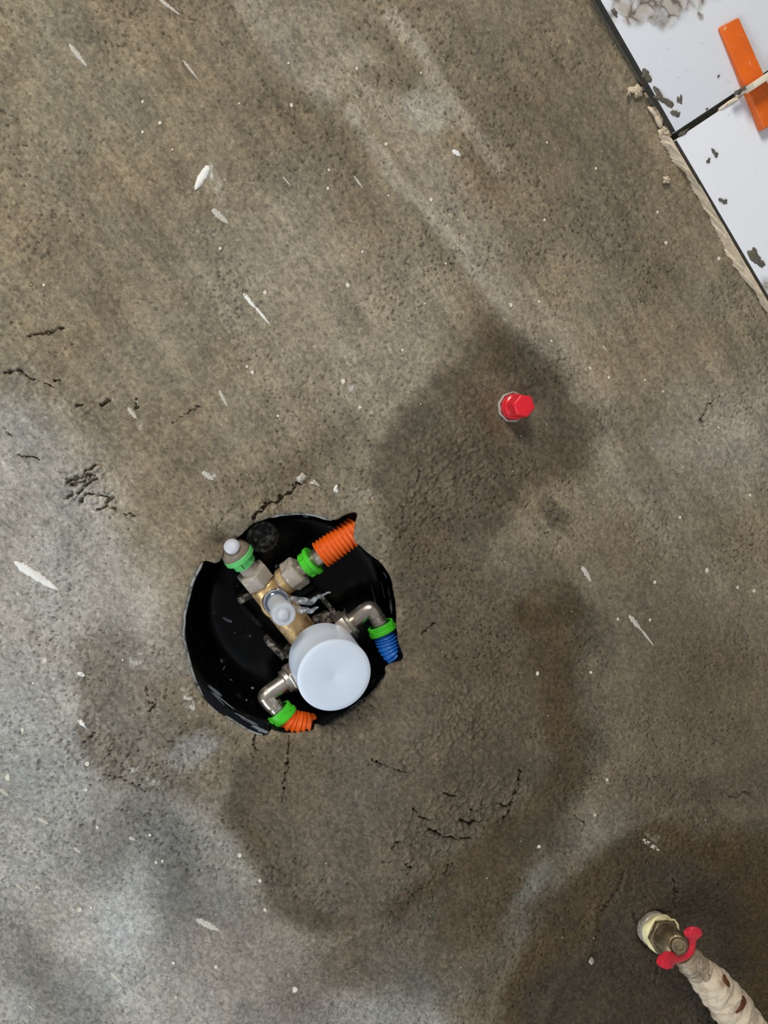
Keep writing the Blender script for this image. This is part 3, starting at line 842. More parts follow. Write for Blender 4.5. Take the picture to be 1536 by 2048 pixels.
for k, (u, v, ru, rv, an) in enumerate([(1274, 181, 13, 15, 50), (1318, 231, 13, 26, -38), (1258, 187, 4, 5, 0), (1293, 190, 6, 4, 40), (1333, 360, 9, 7, 0), (1328, 262, 14, 9, -35), (1335, 268, 10, 14, 20)]):
    lump('adhesive_lump', u, v, ru, rv, an, 0.001, 0.0035, M_adh, wall, 40 + k, jag=0.32)
for k, (u, v, ru, rv, an, m_, par) in enumerate([(1293, 151, 11, 12, 0, M_mort, t_up), (1325, 197, 23, 10, 38, M_mort, t_up), (1351, 227, 9, 8, 0, M_mort, t_up), (1366, 266, 12, 4, -30, M_mort, t_lo),
                                                (1430, 306, 9, 5, 50, M_mort, t_lo), (1417, 321, 4, 6, 20, M_mort, t_lo), (1447, 402, 8, 6, 30, M_mort, t_lo), (1510, 514, 12, 21, -25, M_mort, t_lo), (1521, 525, 9, 8, 0, M_mort, t_lo),
                                                (1437, 152, 2.5, 2.5, 0, M_mort, t_up), (1414, 218, 2.5, 2.5, 0, M_mort, t_up), (1229, 25, 5, 11, -35, M_mort, t_up), (1360, 200, 5, 14, -10, M_mort, t_up)]):
    lump('mortar_smear', u, v, ru, rv, an, TH, 0.0004 if k in (12,) else 0.0014, m_, par, 70 + k, n=20, rings=4, jag=0.45)

# ------------------------------------------------------------------ tile levelling wedge and clip
wr = empty('leveling_wedge', P(1478, 150, TH), 'orange plastic tile levelling wedge lying across the tile joint', 'wedge')
a0 = P(1434, 57, TH + 0.0004); a1 = P(1516, 265, TH + 0.0004)
dw = a1 - a0; lw = np.linalg.norm(dw); dw /= lw
sw = np.cross(dw, np.array([0, -1.0, 0]));
if sw @ kr < 0: sw = -sw
wid = 0.0195
def wp(s, t, h): return a0 + dw * s + sw * t + np.array([0, -h, 0])
Bq = [wp(0, 0, 0), wp(lw, 0, 0), wp(lw, wid, 0), wp(0, wid, 0)]
Tq = [wp(0.0006, 0, 0.0028), wp(lw, 0, 0.0080), wp(lw, wid, 0.0080), wp(0.0006, wid, 0.0028)]
V, Fc = prism(Bq, Tq)
o = build('wedge_body', V, Fc, M_orange_w, wr, smooth=False); bevel(o, 0.0012, 3)
cr_ = empty('leveling_clip', P(1500, 180, TH), 'ivory plastic levelling clip standing in the joint over the orange wedge', 'clip')
j0 = P(1464, 199, TH); jd = kr
# the place where the joint crosses the wedge
tt = ((j0 - a0) - dw * ((j0 - a0) @ dw)) @ sw
jl = -tt / (jd @ sw)                      # along the joint to the wedge's near side
jl2 = (wid - tt) / (jd @ sw)
thk = 0.0024
pn = np.cross(jd, np.array([0, -1.0, 0])); pn /= np.linalg.norm(pn)
def cp(l, h, t): return j0 + jd * l + np.array([0, -h, 0]) + pn * t
def plate(l0, l1, h0, h1, name, parent):
    V, Fc = prism([cp(l0, h0, -thk / 2), cp(l1, h0, -thk / 2), cp(l1, h0, thk / 2), cp(l0, h0, thk / 2)],
                  [cp(l0, h1, -thk / 2), cp(l1, h1, -thk / 2), cp(l1, h1, thk / 2), cp(l0, h1, thk / 2)])
    o = build(name, V, Fc, M_clip, parent, smooth=False); return bevel(o, 0.0004, 2)
plate(jl - 0.005, jl - 0.0006, -0.006, 0.0095, 'clip_post', cr_)
plate(jl2 + 0.0006, jl2 + 0.005, -0.006, 0.0095, 'clip_post', cr_)
thk = 0.0050
plate(jl - 0.005, jl2 + 0.005, 0.0090, 0.020, 'clip_bridge', cr_)
lump('mortar_smear', 1482, 181, 14, 6, -32, TH + 0.009, 0.003, M_mort, wall, 95, jag=0.4)
lump('adhesive_lump', 1458, 207, 26, 5, -31, TH - 0.0004, 0.0018, M_clip, wall, 96, jag=0.3)

# ------------------------------------------------------------------ recessed mixer box
bc = P(580, 1250, -0.03)
box = empty('mixer_box', (bc[0], 0.066, bc[2]), 'black plastic mixer box sunk in a round opening of the plaster', 'box')
NR = 240
rim_pts = HOLE
cen = _ctr
rel = rim_pts - cen
rmean = np.linalg.norm(rel, axis=1).mean()
sm = rel.copy()
for _ in range(60):
    sm = (np.roll(sm, 1, 0) + sm * 2 + np.roll(sm, -1, 0)) / 4
unit = rel / np.linalg.norm(rel, axis=1)[:, None]
rows = []
for (dep, mixc, sc) in [(0.0042, 0.0, 1.012), (0.010, 0.35, 1.0), (0.020, 0.6, 0.99), (0.036, 0.8, 0.965), (0.050, 0.9, 0.93), (0.057, 1.0, 0.88), (0.0605, 1.0, 0.80), (0.062, 1.0, 0.68), (0.062, 1.0, 0.35)]:
    shp = sm * (1 - mixc) + unit * rmean * mixc if dep > 0.006 else rel
    rows.append((dep, cen + shp * sc))
_fp = P(456, 1092)[[0, 2]]
dmin = 0.032 * (1 - sstep(0.016, 0.024, np.linalg.norm(rim_pts - _fp, axis=1)))      # the shell is broken away behind the upper fitting
V = []; Fc = []
for dep, c2 in rows:
    for kx, p in enumerate(c2): V.append((p[0], max(dep, dmin[kx]), p[1]))
for i in range(len(rows) - 1):
    for k in range(NR):
        k2 = (k + 1) % NR
        Fc.append((i * NR + k, i * NR + k2, (i + 1) * NR + k2, (i + 1) * NR + k))
V.append((cen[0], 0.062, cen[1])); ci = len(V) - 1
for k in range(NR):
    Fc.append(((len(rows) - 1) * NR + k, (len(rows) - 1) * NR + (k + 1) % NR, ci))
build('box_shell', V, Fc, M_black, box, sharp=60)
V_shell, F_shell = V, Fc
# scuffed rim edge seen at the left, the top and the lower right
def rim_piece(i0, i1, hh, r, m):
    ii = [(k % NR) for k in range(i0, i1)]
    path = np.array([(rim_pts[k][0], hh + 0.0002 * math.sin(k), rim_pts[k][1]) for k in ii])
    ctr3 = np.array([cen[0], hh, cen[1]])
    path = path + (ctr3 - path) / np.linalg.norm(ctr3 - path, axis=1)[:, None] * 0.0004
    n_ = len(path)
    V, Fc = sweep(path, [r * min(1, 4 * math.sin(math.pi * (q_ + 0.5) / n_)) for q_ in range(n_)], n=8)
    build('box_rim', V, Fc, m, box, label='scuffed grey rim edge')
def near_idx(u, v):
    p = P(u, v)[[0, 2]]; return int(np.argmin(np.linalg.norm(rim_pts - p, axis=1)))
i_a, i_b = near_idx(405, 1394), near_idx(408, 1124)
rim_piece(i_a, i_b, 0.0018, 0.0012, M_rimp)
i_a, i_b = near_idx(545, 1034), near_idx(668, 1040)
rim_piece(i_a, i_b, 0.0030, 0.0013, M_rimp)
i_a, i_b = near_idx(770, 1357), near_idx(655, 1452)
rim_piece(i_a, i_b, 0.0030, 0.0006, M_dusty)
i_a, i_b = near_idx(525, 1474), near_idx(440, 1428)
rim_piece(i_a, i_b, 0.0030, 0.0009, M_rimp)
# scuffs, dried cement dust and a painted bluish reflection on the shell
from mathutils.bvhtree import BVHTree
_bv = BVHTree.FromPolygons([Vector(tuple(map(float, v))) for v in V_shell], F_shell)
def on_shell(u, v):
    o_ = Vector((0, -DIST, Z0)); dd = Vector(tuple(P(u, v, 0) - np.array([0, -DIST, Z0]))).normalized()
    loc, nrm, _, _ = _bv.ray_cast(o_, dd)
    if loc is None: return None
    if nrm.dot(dd) > 0: nrm = -nrm
    return np.array(loc), np.array(nrm)
V = []; Fc = []
rs = np.random.RandomState(12)
SC = [(430, 1382, 17, 3.2, 42), (447, 1402, 26, 1.4, 38), (436, 1398, 20, 1.0, 45), (492, 1438, 24, 1.6, 28), (515, 1456, 14, 3, 20), (525, 1462, 10, 4, 10), (500, 1446, 18, 1, 30), (748, 1192, 28, 0.8, 75), (766, 1180, 18, 0.9, 78),  # the lower left streaks paint a bluish window reflection
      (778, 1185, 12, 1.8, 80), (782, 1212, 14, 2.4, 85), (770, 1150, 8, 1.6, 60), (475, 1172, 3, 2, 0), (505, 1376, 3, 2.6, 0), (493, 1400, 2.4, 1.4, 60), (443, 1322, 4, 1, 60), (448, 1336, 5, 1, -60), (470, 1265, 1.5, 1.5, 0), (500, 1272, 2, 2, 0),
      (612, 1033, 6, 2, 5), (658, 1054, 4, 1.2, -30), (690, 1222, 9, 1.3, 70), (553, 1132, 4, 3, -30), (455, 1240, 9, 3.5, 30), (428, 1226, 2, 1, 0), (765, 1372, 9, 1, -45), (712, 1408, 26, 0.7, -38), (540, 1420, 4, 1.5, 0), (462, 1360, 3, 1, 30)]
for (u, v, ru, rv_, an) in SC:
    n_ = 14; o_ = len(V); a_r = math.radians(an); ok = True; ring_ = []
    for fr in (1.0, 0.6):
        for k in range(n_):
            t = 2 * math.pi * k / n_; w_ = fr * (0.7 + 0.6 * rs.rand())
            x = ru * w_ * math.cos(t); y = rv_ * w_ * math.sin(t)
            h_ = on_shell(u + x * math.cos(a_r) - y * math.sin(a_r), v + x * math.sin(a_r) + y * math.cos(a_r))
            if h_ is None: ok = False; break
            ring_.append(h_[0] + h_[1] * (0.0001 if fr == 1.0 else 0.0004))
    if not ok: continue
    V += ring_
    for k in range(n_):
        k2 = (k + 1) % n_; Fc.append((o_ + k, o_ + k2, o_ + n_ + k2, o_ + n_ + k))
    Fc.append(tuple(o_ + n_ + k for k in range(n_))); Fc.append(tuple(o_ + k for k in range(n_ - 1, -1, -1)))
build('dust_scuffs_glints', V, Fc, M_scuff_glint, box, kind='stuff', label='pale scuffs, dried dust specks and painted bluish glints')
# brackets that carry the mixer
HB = -0.046
for (u0, v0, u1, v1, wpx, h0, hg, m_) in [(476, 1197, 505, 1181, 13, HB, 0.014, M_dusty), (480, 1203, 522, 1248, 9, HB - 0.004, 0.010, M_black), (530, 1270, 566, 1306, 11, HB, 0.017, M_dusty),
                                          (566, 1304, 584, 1288, 14, HB, 0.014, M_dusty), (632, 1180, 672, 1228, 9, HB - 0.002, 0.014, M_dusty), (626, 1242, 668, 1222, 20, HB, 0.013, M_dusty), (606, 1196, 634, 1180, 10, HB, 0.010, M_black)]:
    bar(P(u0, v0, h0), P(u1, v1, h0), wpx * MPP(u0, v0, h0), hg, m_, 'mounting_bracket', box)
# round knock-out boss seen at the top of the shell
p_ = P(527, 1075, -0.052)
V, Fc = lathe((p_[0], 0.0615, p_[2]), (0, -1, 0), [(0, 0.0135), (0.004, 0.0135), (0.005, 0.0128), (0.005, 0.010), (0.003, 0.0095)], 32)
build('boss', V, Fc, M_dusty, box)

# ------------------------------------------------------------------ shower mixer
mx = empty('shower_mixer', (P(600, 1250)[0], 0.05, P(600, 1250)[2]), 'brass concealed shower mixer with white round cover inside the black box', 'mixer valve')
hB = -0.030
A = P(524, 1165, hB); Bp = P(606, 1269, hB); C_ = P(655, 1330, hB)
ax = Bp - A; LB = np.linalg.norm(ax)
mpp = MPP(560, 1210, hB)
R0 = 31.5 * mpp
V, Fc = lathe(A, ax, [(0, R0 * 0.72), (0.0012, R0 * 0.90), (0.0035, R0), (LB * 0.97, R0), (LB, R0 * 0.95), (LB + 0.001, R0 * 0.90), (LB + 0.006, R0 * 0.90), (LB + 0.012, R0)], 40)
body = build('brass_body', V, Fc, M_brass, mx, label='dull golden brass valve body')
# flat front pad round the diverter
pb = P(551, 1202, hB + R0 * 0.72)
V, Fc = lathe(P(551, 1202, hB), (0, -1, 0), [(0, R0 * 0.97), (R0 * 0.80, R0 * 0.97), (R0 * 0.93, R0 * 0.90), (R0 * 0.96, R0 * 0.80)], 36)
build('diverter_seat', V, Fc, M_brass, body)
# cartridge housing hidden below the white cover
V, Fc = lathe(P(640, 1307, -0.052), P(669, 1351, 0.030) - P(640, 1307, -0.052), [(0, 0.021), (0.03, 0.021), (0.038, 0.020)], 36)
build('cartridge_housing', V, Fc, M_brass, mx)
# white round cover
c0 = P(647, 1314, -0.012); c1 = P(669.5, 1351.5, 0.027)
axc = c1 - c0; Lc = np.linalg.norm(axc)
rt = 74.2 * MPP(669, 1351, 0.027); rb = rt * 0.985
V, Fc = lathe(c0, axc, [(-0.004, rb * 0.97), (0, rb), (Lc * 0.5, rb), (Lc * 0.86, rb * 0.992), (Lc * 0.88, rt * 0.985), (Lc * 0.955, rt), (Lc * 0.985, rt * 0.992), (Lc, rt * 0.965), (Lc + 0.0004, rt * 0.85), (Lc + 0.0006, rt * 0.12), (Lc + 0.0001, rt * 0.06)], 72)
build('cartridge_cover', V, Fc, M_white, mx, sharp=35, label='bluish white round plastic cover cap')
# diverter: chrome ring, stem and frosted cap
hs = hB + R0 * 0.9
d0 = P(551.5, 1202.5, hs); d1 = P(569.5, 1231.5, hs + 0.040)
axd = d1 - d0; Ld = np.linalg.norm(axd); m1 = MPP(552, 1203, hs)
V, Fc = lathe(d0, axd, [(-0.001, 27 * m1), (0.0022, 27.5 * m1), (0.0030, 26.5 * m1), (0.0030, 23 * m1), (0.0016, 21 * m1), (0.0040, 19.5 * m1), (0.007, 19 * m1), (0.007, 12 * m1)], 40)
build('chrome_ring', V, Fc, M_chrome, mx, label='chrome ring round the diverter stem')
m2 = MPP(569, 1231, hs + 0.04)
rc = 24.5 * m2
V, Fc = lathe(d0, axd, [(0.006, rc * 0.70), (0.010, rc * 0.80), (Ld * 0.45, rc * 0.84), (Ld * 0.62, rc * 0.90), (Ld * 0.72, rc), (Ld * 0.88, rc), (Ld * 0.93, rc * 0.94), (Ld * 0.945, rc * 0.72), (Ld * 0.935, rc * 0.60), (Ld * 0.94, rc * 0.46), (Ld * 0.985, rc * 0.38), (Ld, rc * 0.28), (Ld, rc * 0.05)], 40)
build('diverter_cap', V, Fc, M_frost, mx, label='frosted translucent plastic protection cap')


def axis_px(p, q, hp, hq):
    a = P(*p, hp); b_ = P(*q, hq)
    return a, (b_ - a) / np.linalg.norm(b_ - a), np.linalg.norm(b_ - a) / math.hypot(q[0] - p[0], q[1] - p[1])


def hexnut(O, d, s0, s1, r, m, parent, rot=0.3, collar=True):
    V, Fc = lathe(O, d, [(s0, r * 0.80), (s0, r * 0.88), (s0 + 0.0010, r), (s1 - 0.0010, r), (s1, r * 0.88), (s1, r * 0.62)], 6, rot)
    o = build('hex_nut', V, Fc, m, parent, smooth=False)
    bevel(o, 0.0004, 2)
    return o


def ring(O, d, s0, s1, r, rf, sf, m, parent, flip=False):
    """push-fit locking ring: sleeve with a wider flange and small windows"""
    fl0, fl1 = (s1 - sf, s1) if not flip else (s0, s0 + sf)
    if not flip:
        prof = [(s0, r * 0.80), (s0, r * 0.97), (s0 + 0.0004, r), (fl0, r), (fl0, rf * 0.97), (fl0 + 0.0004, rf), (fl1 - 0.0004, rf), (fl1, rf * 0.97), (fl1, r * 0.72)]
    else:
        prof = [(s0, r * 0.72), (s0, rf * 0.97), (s0 + 0.0004, rf), (fl1 - 0.0004, rf), (fl1, rf * 0.97), (fl1, r), (s1 - 0.0004, r), (s1, r * 0.97), (s1, r * 0.8)]
    V, Fc = lathe(O, d, prof, 40, cap0=False, cap1=False)
    o = build('locking_ring', V, Fc, m, parent, sharp=30)
    a, x, y = frame(d)
    sm_ = (s0 + fl0) / 2 if not flip else (fl1 + s1) / 2
    ln = abs((fl0 - s0) if not flip else (s1 - fl1))
    for k in range(7):
        t = 0.5 + k * 2 * math.pi / 7
        e = math.cos(t) * x + math.sin(t) * y; g = np.cross(a, e)
        c = np.array(O) + a * sm_ + e * (r + 0.0001)
        hw, hl = 0.0011, ln * 0.32
        V, Fc = prism([c - e * 0.0006 - a * hl - g * hw, c - e * 0.0006 + a * hl - g * hw, c - e * 0.0006 + a * hl + g * hw, c - e * 0.0006 - a * hl + g * hw],
                      [c + e * 0.0009 - a * hl - g * hw, c + e * 0.0009 + a * hl - g * hw, c + e * 0.0009 + a * hl + g * hw, c + e * 0.0009 - a * hl + g * hw])
        if k % 2 == 0:
            build('ring_tooth', V, Fc, m, parent, smooth=False)
    return o


# upper outlet, plastered over at its end
O, d, k = axis_px((530, 1178), (462, 1092), hB, -0.016)
f1 = build('capped_fitting', *lathe(O, d, [(14 * k, 22 * k), (50 * k, 17 * k), (50 * k, 16.5 * k), (92 * k, 16.5 * k)], 32), M_nickeld, mx, label='dusty nickel fitting with a cement smeared end')
hexnut(O, d, 17 * k, 49 * k, 30 * k, M_nickeld, f1, 0.1)
ring(O, d, 65 * k, 91 * k, 21 * k, 28.5 * k, 10 * k, M_greend, f1)
V, Fc = lathe(O, d, [(89 * k, 26 * k), (93 * k, 27 * k), (100 * k, 26 * k), (108 * k, 21 * k), (114 * k, 13 * k), (117 * k, 4 * k)], 32)
build('cement_cap', V, Fc, M_cemcap, f1)
e_ = O + d * 99 * k
pe = P(463, 1092, -0.007)
V, Fc = lathe(e_ , pe - e_ , [(20 * k, 13 * k), (25.0 * k, 14 * k), (28.0 * k, 12 * k), (29.5 * k, 8 * k), (30 * k, 4 * k)], 20)
build('white_plug', V, Fc, M_frost, f1, label='small white plug')

# side outlet to the orange conduit
O, d, k = axis_px((548, 1177), (644, 1108), hB, -0.016)
f2 = build('straight_fitting', *lathe(O, d, [(20 * k, 25 * k), (36 * k, 25 * k), (36 * k, 16 * k), (64 * k, 16 * k), (64 * k, 15 * k), (124 * k, 15 * k), (124 * k, 13 * k)], 36), M_nickel, mx)
hexnut(O, d, 36 * k, 66 * k, 32 * k, M_nickeld, f2, 0.45)
V, Fc = lathe(O, d, [(24 * k, 27 * k), (34 * k, 27 * k), (36 * k, 24 * k)], 32); build('brass_collar', V, Fc, M_brass, f2)
ring(O, d, 77 * k, 99 * k, 25 * k, 29 * k, 8 * k, M_green, f2)
V, Fc = lathe(O, d, [(100 * k, 17 * k), (108 * k, 17.5 * k), (122 * k, 17.5 * k)], 32); build('pipe_sleeve', V, Fc, M_nickel, f2)


def corrugated(name, pts, radii, pitch_px, m, label, seed=0, depth=0.13, group=None):
    path0 = catmull(pts, 400)
    seg = np.linalg.norm(np.diff(path0, axis=0), axis=1); L_ = seg.sum()
    cum = np.concatenate([[0], np.cumsum(seg)])
    pitch = pitch_px
    nn = int(L_ / pitch * 8)
    s = np.linspace(0, L_, nn)
    path = np.stack([np.interp(s, cum, path0[:, k]) for k in range(3)], 1)
    rr_ = np.interp(s / L_, np.linspace(0, 1, len(radii)), radii)
    prof = np.sin(2 * np.pi * s / pitch)
    rad = rr_ * (1 - depth * 0.5 + depth * 0.5 * np.sign(prof) * np.abs(prof) ** 0.6)
    V, Fc = sweep(path, rad, n=28, caps=False)
    # inner wall so that the tube has thickness
    n_ = 28; m_ = len(path)
    V2, F2 = sweep(path, rad * 0.88, n=n_, caps=False)
    off = len(V); Fc = Fc + [tuple(off + i for i in reversed(f)) for f in F2]
    for kk in range(n_):
        k2 = (kk + 1) % n_
        Fc.append((kk, off + kk, off + k2, k2))
        e0_ = (m_ - 1) * n_
        Fc.append((e0_ + kk, e0_ + k2, off + e0_ + k2, off + e0_ + kk))
    V = V + V2
    o = build(name, V, Fc, m, None, sharp=75, origin=pts[0])
    o['label'] = label; o['category'] = 'conduit'
    if group: o['group'] = group
    return o


mp = MPP(650, 1100, -0.014)
corrugated('conduit_pipe', [P(640.5, 1110.5, -0.0165), P(665, 1093, -0.0150), P(700, 1068, -0.0150), P(735, 1042, -0.020), P(770, 1016, -0.028)],
           [29.5 * mp, 29.5 * mp, 28.5 * mp, 28 * mp, 28 * mp], 8.4 * mp, M_orange, 'bright orange corrugated conduit leaving the top right of the black box')

# right elbow to the blue conduit
O, d, k = axis_px((664, 1273), (738, 1216), -0.024, -0.021)
f3 = build('elbow_fitting', *sweep(catmull([P(672, 1267, -0.029), P(692, 1251, -0.027), P(712, 1237, -0.024), P(727, 1225, -0.022), P(738, 1219, -0.021), P(746, 1223, -0.020), P(753, 1235, -0.019), P(763, 1254, -0.018), P(768, 1266, -0.018)], 60),
                                   [17 * k] * 34 + [16 * k] * 10 + [15 * k] * 16, n=32), M_nickel, mx)
hexnut(O, d, 22 * k, 44 * k, 34 * k, M_nickel, f3, 0.2)
V, Fc = lathe(O, d, [(43 * k, 27 * k), (49 * k, 27 * k), (51 * k, 22 * k)], 32); build('nut_collar', V, Fc, M_nickel, f3)
O2, d2, k2_ = axis_px((748, 1222), (769, 1268), -0.020, -0.018)
for s_ in (14, 19):
    V, Fc = lathe(O2, d2, [(s_ * k2_, 15 * k2_), ((s_ + 0.8) * k2_, 16.6 * k2_), ((s_ + 2.2) * k2_, 16.6 * k2_), ((s_ + 3) * k2_, 15 * k2_)], 32); build('sleeve_rib', V, Fc, M_nickel, f3)
ring(O2, d2, 29 * k2_, 47 * k2_, 27 * k2_, 28.5 * k2_, 8 * k2_, M_green, f3, flip=False)
corrugated('conduit_pipe', [P(766, 1264, -0.018), P(771, 1278, -0.018), P(777, 1295, -0.017), P(786, 1310, -0.016), P(800, 1320, -0.016), P(822, 1326, -0.020)],
           [23 * k2_, 23 * k2_, 21 * k2_, 18 * k2_, 16 * k2_, 15 * k2_], 7.5 * k2_, M_blue, 'blue corrugated conduit curving into the plaster at the right of the box')

# left elbow to the lower orange conduit
O, d, k = axis_px((612, 1335), (532, 1391), -0.030, -0.021)
f4 = build('elbow_fitting', *sweep(catmull([P(604, 1341, -0.029), P(580, 1357, -0.027), P(556, 1374, -0.024), P(540, 1385, -0.022), P(532, 1393, -0.021), P(536, 1402, -0.020), P(547, 1414, -0.019), P(560, 1427, -0.018), P(570, 1436, -0.018)], 60),
                                   [17 * k] * 34 + [16 * k] * 10 + [15 * k] * 16, n=32), M_nickel, mx)
hexnut(O, d, 24 * k, 44 * k, 31 * k, M_nickel, f4, 0.5)
V, Fc = lathe(O, d, [(43 * k, 25 * k), (52 * k, 25 * k), (54 * k, 21 * k)], 32); build('nut_collar', V, Fc, M_nickel, f4)
O2, d2, k2_ = axis_px((538, 1399), (572, 1439), -0.020, -0.018)
for s_ in (12, 17):
    V, Fc = lathe(O2, d2, [(s_ * k2_, 15 * k2_), ((s_ + 0.8) * k2_, 16.8 * k2_), ((s_ + 2.2) * k2_, 16.8 * k2_), ((s_ + 3) * k2_, 15 * k2_)], 32); build('sleeve_rib', V, Fc, M_nickel, f4)
ring(O2, d2, 27 * k2_, 49 * k2_, 27 * k2_, 29.5 * k2_, 8 * k2_, M_green, f4)
corrugated('conduit_pipe', [P(571.5, 1438, -0.0178), P(580, 1446, -0.017), P(598, 1453, -0.0165), P(620, 1458, -0.018), P(650, 1470, -0.024)],
           [27 * k2_, 30 * k2_, 31 * k2_, 29 * k2_, 27 * k2_], 8.2 * k2_, M_orange, 'short orange corrugated conduit at the bottom of the black box')

# ------------------------------------------------------------------ torn clear film at the diverter
M_clear = bpy.data.materials.new('clear_film'); M_clear.use_nodes = True
nt = M_clear.node_tree; N = nt.nodes; L = nt.links
for n_ in list(N):
    if n_.type != 'OUTPUT_MATERIAL': N.remove(n_)
tr_ = N.new('ShaderNodeBsdfTransparent'); gl = N.new('ShaderNodeBsdfPrincipled')
gl.inputs['Base Color'].default_value = (0.5, 0.53, 0.55, 1); gl.inputs['Roughness'].default_value = 0.2; gl.inputs['Specular IOR Level'].default_value = 0.6
nz = N.new('ShaderNodeTexNoise'); nz.inputs['Scale'].default_value = 260
tcn = N.new('ShaderNodeTexCoord'); L.new(tcn.outputs['Object'], nz.inputs['Vector'])
mrn = N.new('ShaderNodeMapRange'); mrn.inputs[1].default_value = 0.4; mrn.inputs[2].default_value = 0.65; mrn.inputs[3].default_value = 0.10; mrn.inputs[4].default_value = 0.55
L.new(nz.outputs['Fac'], mrn.inputs[0])
ms = N.new('ShaderNodeMixShader'); L.new(mrn.outputs[0], ms.inputs[0]); L.new(tr_.outputs[0], ms.inputs[1]); L.new(gl.outputs[0], ms.inputs[2])
L.new(ms.outputs[0], [n_ for n_ in N if n_.type == 'OUTPUT_MATERIAL'][0].inputs[0])


def ribbon(pts, widths, m, name, parent, twist=2.0, thick=0.00025, n=40):
    path = catmull(pts, n)
    wv_ = np.interp(np.linspace(0, 1, n), np.linspace(0, 1, len(widths)), widths)
    T = np.gradient(path, axis=0); T /= np.linalg.norm(T, axis=1)[:, None]
    V = []; Fc = []
    for i in range(n):
        s = np.cross(T[i], np.array([0, -1.0, 0])); s /= np.linalg.norm(s); u = np.cross(s, T[i])
        for j in range(5):
            g = j / 4 - 0.5
            q_ = path[i] + s * wv_[i] * g + u * wv_[i] * 0.35 * math.sin(g * 6 + i * 0.3 * twist)
            V.append(q_); 
    off = len(V)
    V += [v + np.array([0, thick, 0]) for v in V]
    for i in range(n - 1):
        for j in range(4):
            a = i * 5 + j
            Fc.append((a, a + 5, a + 6, a + 1)); Fc.append((off + a, off + a + 1, off + a + 6, off + a + 5))
        Fc.append((i * 5, off + i * 5, off + i * 5 + 5, i * 5 + 5)); Fc.append((i * 5 + 4, i * 5 + 9, off + i * 5 + 9, off + i * 5 + 4))
    Fc.append((0, 1, 2, 3, 4, off + 4, off + 3, off + 2, off + 1, off)); e = (n - 1) * 5
    Fc.append((e + 4, e + 3, e + 2, e + 1, e, off + e, off + e + 1, off + e + 2, off + e + 3, off + e + 4))
    return build(name, V, Fc, m, parent, sharp=180)


fl = empty('plastic_film', P(590, 1205, hB + 0.012), 'torn shreds of clear plastic film beside the frosted diverter cap', 'plastic film')
mf = MPP(600, 1200, -0.01)
ribbon([P(580, 1198, -0.010), P(598, 1200, -0.008), P(618, 1204, -0.008), P(634, 1196, -0.006), P(650, 1188, -0.005), P(661, 1184, -0.004)], [10 * mf, 15 * mf, 14 * mf, 8 * mf, 4 * mf, 3.5 * mf], M_clear, 'film_shred', fl)
ribbon([P(584, 1212, -0.012), P(604, 1220, -0.010), P(622, 1221, -0.010), P(637, 1214, -0.008)], [10 * mf, 14 * mf, 11 * mf, 3 * mf], M_clear, 'film_shred', fl, 1.4)

# ------------------------------------------------------------------ red plugged outlet
pl = empty('outlet_plug', P(1018, 814, 0), 'red plastic screw plug in a nickel socket standing out of the damp plaster', 'pipe plug')
q0 = P(1018, 814.5, -0.006); q1 = P(1049.5, 811.5, 0.0265)
dq = q1 - q0; Lq = np.linalg.norm(dq); mq = MPP(1020, 814, 0.002); f6 = 0.006 / 0.0325 * Lq
V, Fc = lathe(q0, dq, [(0, 28 * mq), (f6 + 0.0016, 31 * mq), (f6 + 0.0026, 30 * mq), (f6 + 0.0026, 26.5 * mq), (f6 + 0.0006, 25.5 * mq)], 9, 0.2)
o = build('socket', V, Fc, M_nickeld, pl, smooth=False, label='pale nickel threaded socket'); bevel(o, 0.0004, 2)
r1 = 25.0 * mq
prof = [(f6 - 0.001, r1 * 0.9), (f6 + 0.0022, r1 * 0.94), (f6 + 0.0030, r1), (f6 + 0.0048, r1), (f6 + 0.0054, r1 * 0.96), (f6 + 0.0060, r1), (f6 + 0.0095, r1), (f6 + 0.0110, r1 * 0.97), (f6 + 0.0118, r1 * 0.84)]
V, Fc = lathe(q0, dq, prof, 40)
pbod = build('plug_body', V, Fc, M_red, pl, sharp=30)
V, Fc = lathe(q0, dq, [(f6 + 0.009, r1 * 0.94), (Lq - 0.0022, r1 * 0.93), (Lq - 0.0002, r1 * 0.84), (Lq, r1 * 0.5), (Lq - 0.0002, r1 * 0.1)], 6, 0.25)
o = build('hex_head', V, Fc, M_red, pbod, smooth=False); bevel(o, 0.0007, 3, 20)

# ------------------------------------------------------------------ stop valve with butterfly handle
sv = empty('stop_valve', P(1310, 1858, 0), 'tarnished brass stop valve with cream sealing tape and red butterfly handle', 'valve')
b0 = P(1304, 1854, -0.004); b1 = P(1354, 1893, 0.036)
db = b1 - b0; Lb = np.linalg.norm(db); mb = MPP(1320, 1865, 0.01); db /= Lb
V, Fc = lathe(b0, db, [(0, 31 * mb), (Lb * 0.22, 31 * mb), (Lb * 0.24, 28 * mb), (Lb * 0.5, 27 * mb)], 36)
stub = build('pipe_stub', V, Fc, M_nickeld, sv, label='grey pipe stub')
def tr_r(i, t): return (31.5 + 1.6 * math.sin(3 * t + i) + 1.0 * math.sin(7 * t)) * mb
V, Fc = sweep(np.array([b0 + db * Lb * f for f in (0.24, 0.28, 0.33, 0.38, 0.42, 0.45)]), lambda i, t: tr_r(i, t) * (0.93 if i in (0, 5) else 1.0), n=40)
build('sealing_tape', V, Fc, M_tape, sv, label='cream thread sealing tape')
hexnut(b0, db, Lb * 0.44, Lb * 0.60, 31 * mb, M_old, sv, 0.35)
V, Fc = lathe(b0, db, [(Lb * 0.58, 25 * mb), (Lb * 0.62, 26 * mb), (Lb * 0.85, 24 * mb), (Lb * 1.02, 18 * mb), (Lb * 1.08, 10 * mb)], 36)
